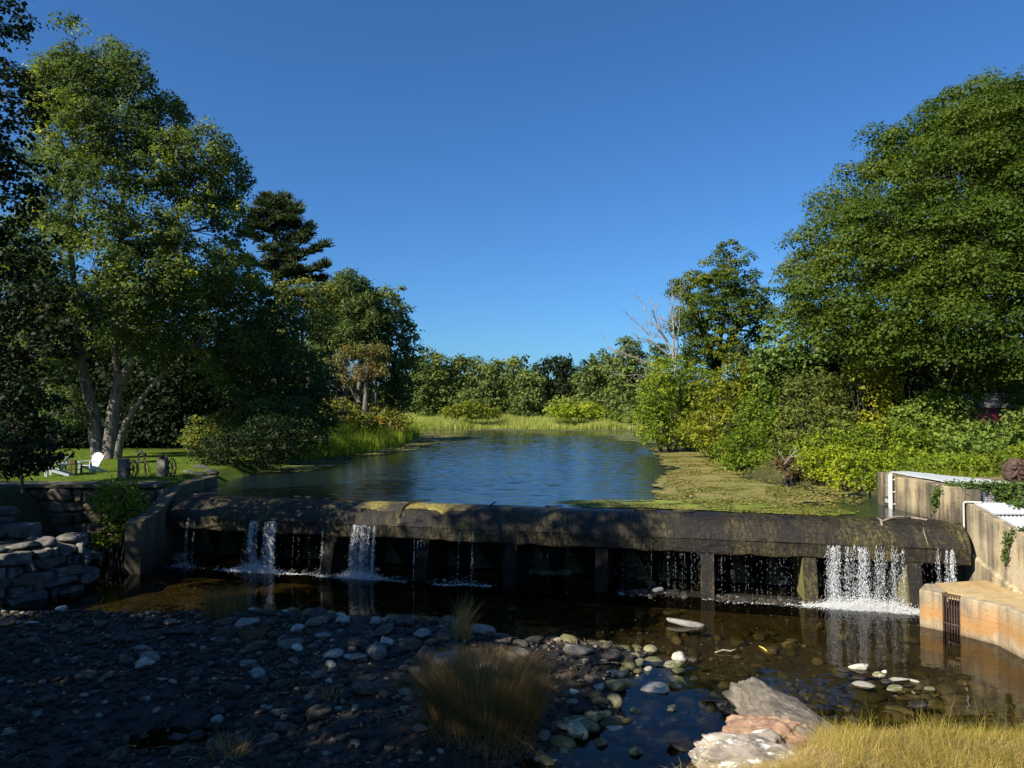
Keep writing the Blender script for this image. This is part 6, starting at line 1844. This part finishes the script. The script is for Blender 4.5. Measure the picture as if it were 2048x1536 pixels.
shrub('leafy shrub growing over the stone wall beside the wing wall', [(235,975,38,22,0),(215,1010,32,30,0),(245,1030,45,32,-.5),(225,1065,38,30,-.3),(270,1000,25,25,0)], 29.6, 'shrub_leaf', 970, .12, .3, 26, .7, tint0=0.35, tintv=0.4)

# driftwood on the crest and bits in the pool
def stick(label, pts, rads, mat='driftwood'):
    m_ = MB(); m_.tube([Vector(p) for p in pts], rads, 7)
    return tag(m_.build('driftwood', M[mat], None, smooth=True), label, 'driftwood')
def cp(px, v, dz): 
    u = u_of(px, vq=v); return dam_pt(u, v, dz)
stick('curved dark branch lying over the mossy middle of the crest', [cp(800,.95,2.2),cp(806,.6,2.52),cp(820,.2,2.68),cp(840,-.1,2.70),cp(862,-.3,2.72)], [.035,.045,.04,.03,.02], 'wet_wood')
stick('long thin dark pole along the left part of the crest', [cp(590,-.1,2.72),cp(650,.05,2.69),cp(740,.02,2.67)], [.03,.035,.02], 'wet_wood')
stick('pale thin branch at the left end of the crest', [cp(390,0,2.68),cp(430,-.3,2.72),cp(466,-.5,2.68)], [.03,.025,.02])
stick('short dark stick on the crest left of centre', [cp(980,.1,2.66),cp(992,-.4,2.72)], [.03,.02], 'wet_wood')
stick('bundle of dark twigs on the crest right of centre', [cp(1090,.1,2.68),cp(1108,.05,2.70),cp(1124,-.2,2.68)], [.035,.03,.02], 'wet_wood')
stick('flat dark plank floating on the crest', [cp(1268,0,2.665),cp(1312,0,2.665)], [.05,.04], 'wet_wood')
stick('longer dark plank floating on the crest', [cp(1345,.02,2.66),cp(1385,.02,2.66)], [.05,.04], 'wet_wood')
stick('pale driftwood branch caught by the white pipe', [cp(1762,.35,2.62),cp(1775,.1,2.66),cp(1790,-.1,2.70),cp(1835,-.4,2.66)], [.03,.04,.035,.02])
stick('forked pale stick hanging over the crest by the pipe', [cp(1760,.65,2.50),cp(1758,.3,2.63),cp(1750,0,2.66)], [.03,.04,.02])
stick('pale twig lying against the abutment wall', [cp(1790,-.5,2.66),cp(1830,-.2,2.66),cp(1850,.1,2.66)], [.03,.035,.03])
stick('thin pale twig hanging down the right of the spillway', [cp(1842,.35,2.6),cp(1843,.8,2.36),cp(1850,1.05,2.05)], [.012,.015,.012])
stick('short brown branch floating in the middle of the pool', [G(1430,1305,.02),G(1445,1300,.06),G(1462,1302,.05),G(1472,1298,.12)], [.02,.025,.02,.01])
stick('small curved leafy twig floating in the pool', [G(1518,1292,.02),G(1526,1296,.03),G(1534,1302,.02)], [.015,.02,.01], 'yellow_paint')

# lily pads and clotted weed standing a little proud of the mats
def pads(n, poly, seed, size=0.11):
    pl = [tuple(G(px, py, POND))[:2] for px, py in poly]
    xy = in_poly(n, pl, seed); r = np.random.default_rng(seed); m = len(xy)
    den = vnoise(xy[:,0], xy[:,1], 1.6, seed) + 0.5*vnoise(xy[:,0], xy[:,1], 0.5, seed+1)
    xy = xy[den > -0.05]; m = len(xy)
    c = np.column_stack([xy, POND + 0.035 + 0.03*r.random(m)])
    v, f = leaf_quads(c, np.array([0,0,1]) + r.normal(size=(m,3))*0.16, size*r.uniform(.5,1.4,m), r, 0.9)
    return v, f, np.clip(0.5 + 0.35*r.normal(size=m) + 0.8*vnoise(xy[:,0], xy[:,1], 3, seed+2), 0, 1)
M['pad'] = leaf_mat('pad', [(0, (0.06,0.08,0.012)), (0.4, (0.16,0.17,0.03)), (0.75, (0.27,0.22,0.07)), (1, (0.30,0.19,0.08))], trans=0.1)
grass_obj('lily_pads', [pads(16000, [(1295,898),(1380,888),(1440,925),(1500,955),(1600,972),(1740,1000),(1690,1022),(1560,1015),(1330,1003),(1300,990),(1335,960),(1330,935),(1315,915)], 81),
                        pads(7000, [(1100,1004),(1300,1000),(1540,1006),(1720,1026),(1640,1034),(1400,1022),(1150,1014)], 82, 0.07),
                        pads(9000, [(690,908),(760,888),(820,868),(870,866),(960,876),(900,884),(800,904),(700,918),(600,940),(480,945),(560,925)], 83, 0.16)], 'pad', 'tan and green lily pads and clotted weed scattered over the mats', cat='water plants')

# dead leaves and twigs lodged among the stones of the bar
r = np.random.default_rng(99); n_ = 9000
x = r.uniform(-17, 3.5, n_); y = r.uniform(11.8, 23, n_)
ok = (sdf_poly(x, y, BAR) > 0.1) & (vnoise(x, y, 1.3, 95) > 0.08); x, y = x[ok][:1400], y[ok][:1400]
v_, f_ = leaf_quads(np.column_stack([x, y, height(x, y)+0.05+0.05*r.random(len(x))]), np.array([0,0,1])+r.normal(size=(len(x),3))*0.5, r.uniform(.03,.075,len(x)), r, 0.7)
tag(put('leaf_litter', np_mesh('leaf_litter', v_, f_, tint=r.random(len(x))), M['tan_grass']), 'small dead leaves caught among the stones of the bar', 'leaf litter', None, 'stuff')
parts = []
for a_, b_ in zip(x[:110], y[:110]):
    an = r.uniform(0, 6.28); L_ = r.uniform(.15, .6); z = hz(a_, b_)+0.07
    parts.append(tube_arrays([(a_, b_, z), (a_+L_*.5*math.cos(an), b_+L_*.5*math.sin(an), z+.04), (a_+L_*math.cos(an+.2), b_+L_*math.sin(an+.2), z+.02)], [.008,.007,.003], 4))
v_, f_ = join_arrays(parts)
tag(put('twigs', np_mesh('twigs', v_, f_), M['driftwood']), 'thin twigs scattered over the gravel bar', 'twigs', None, 'stuff')
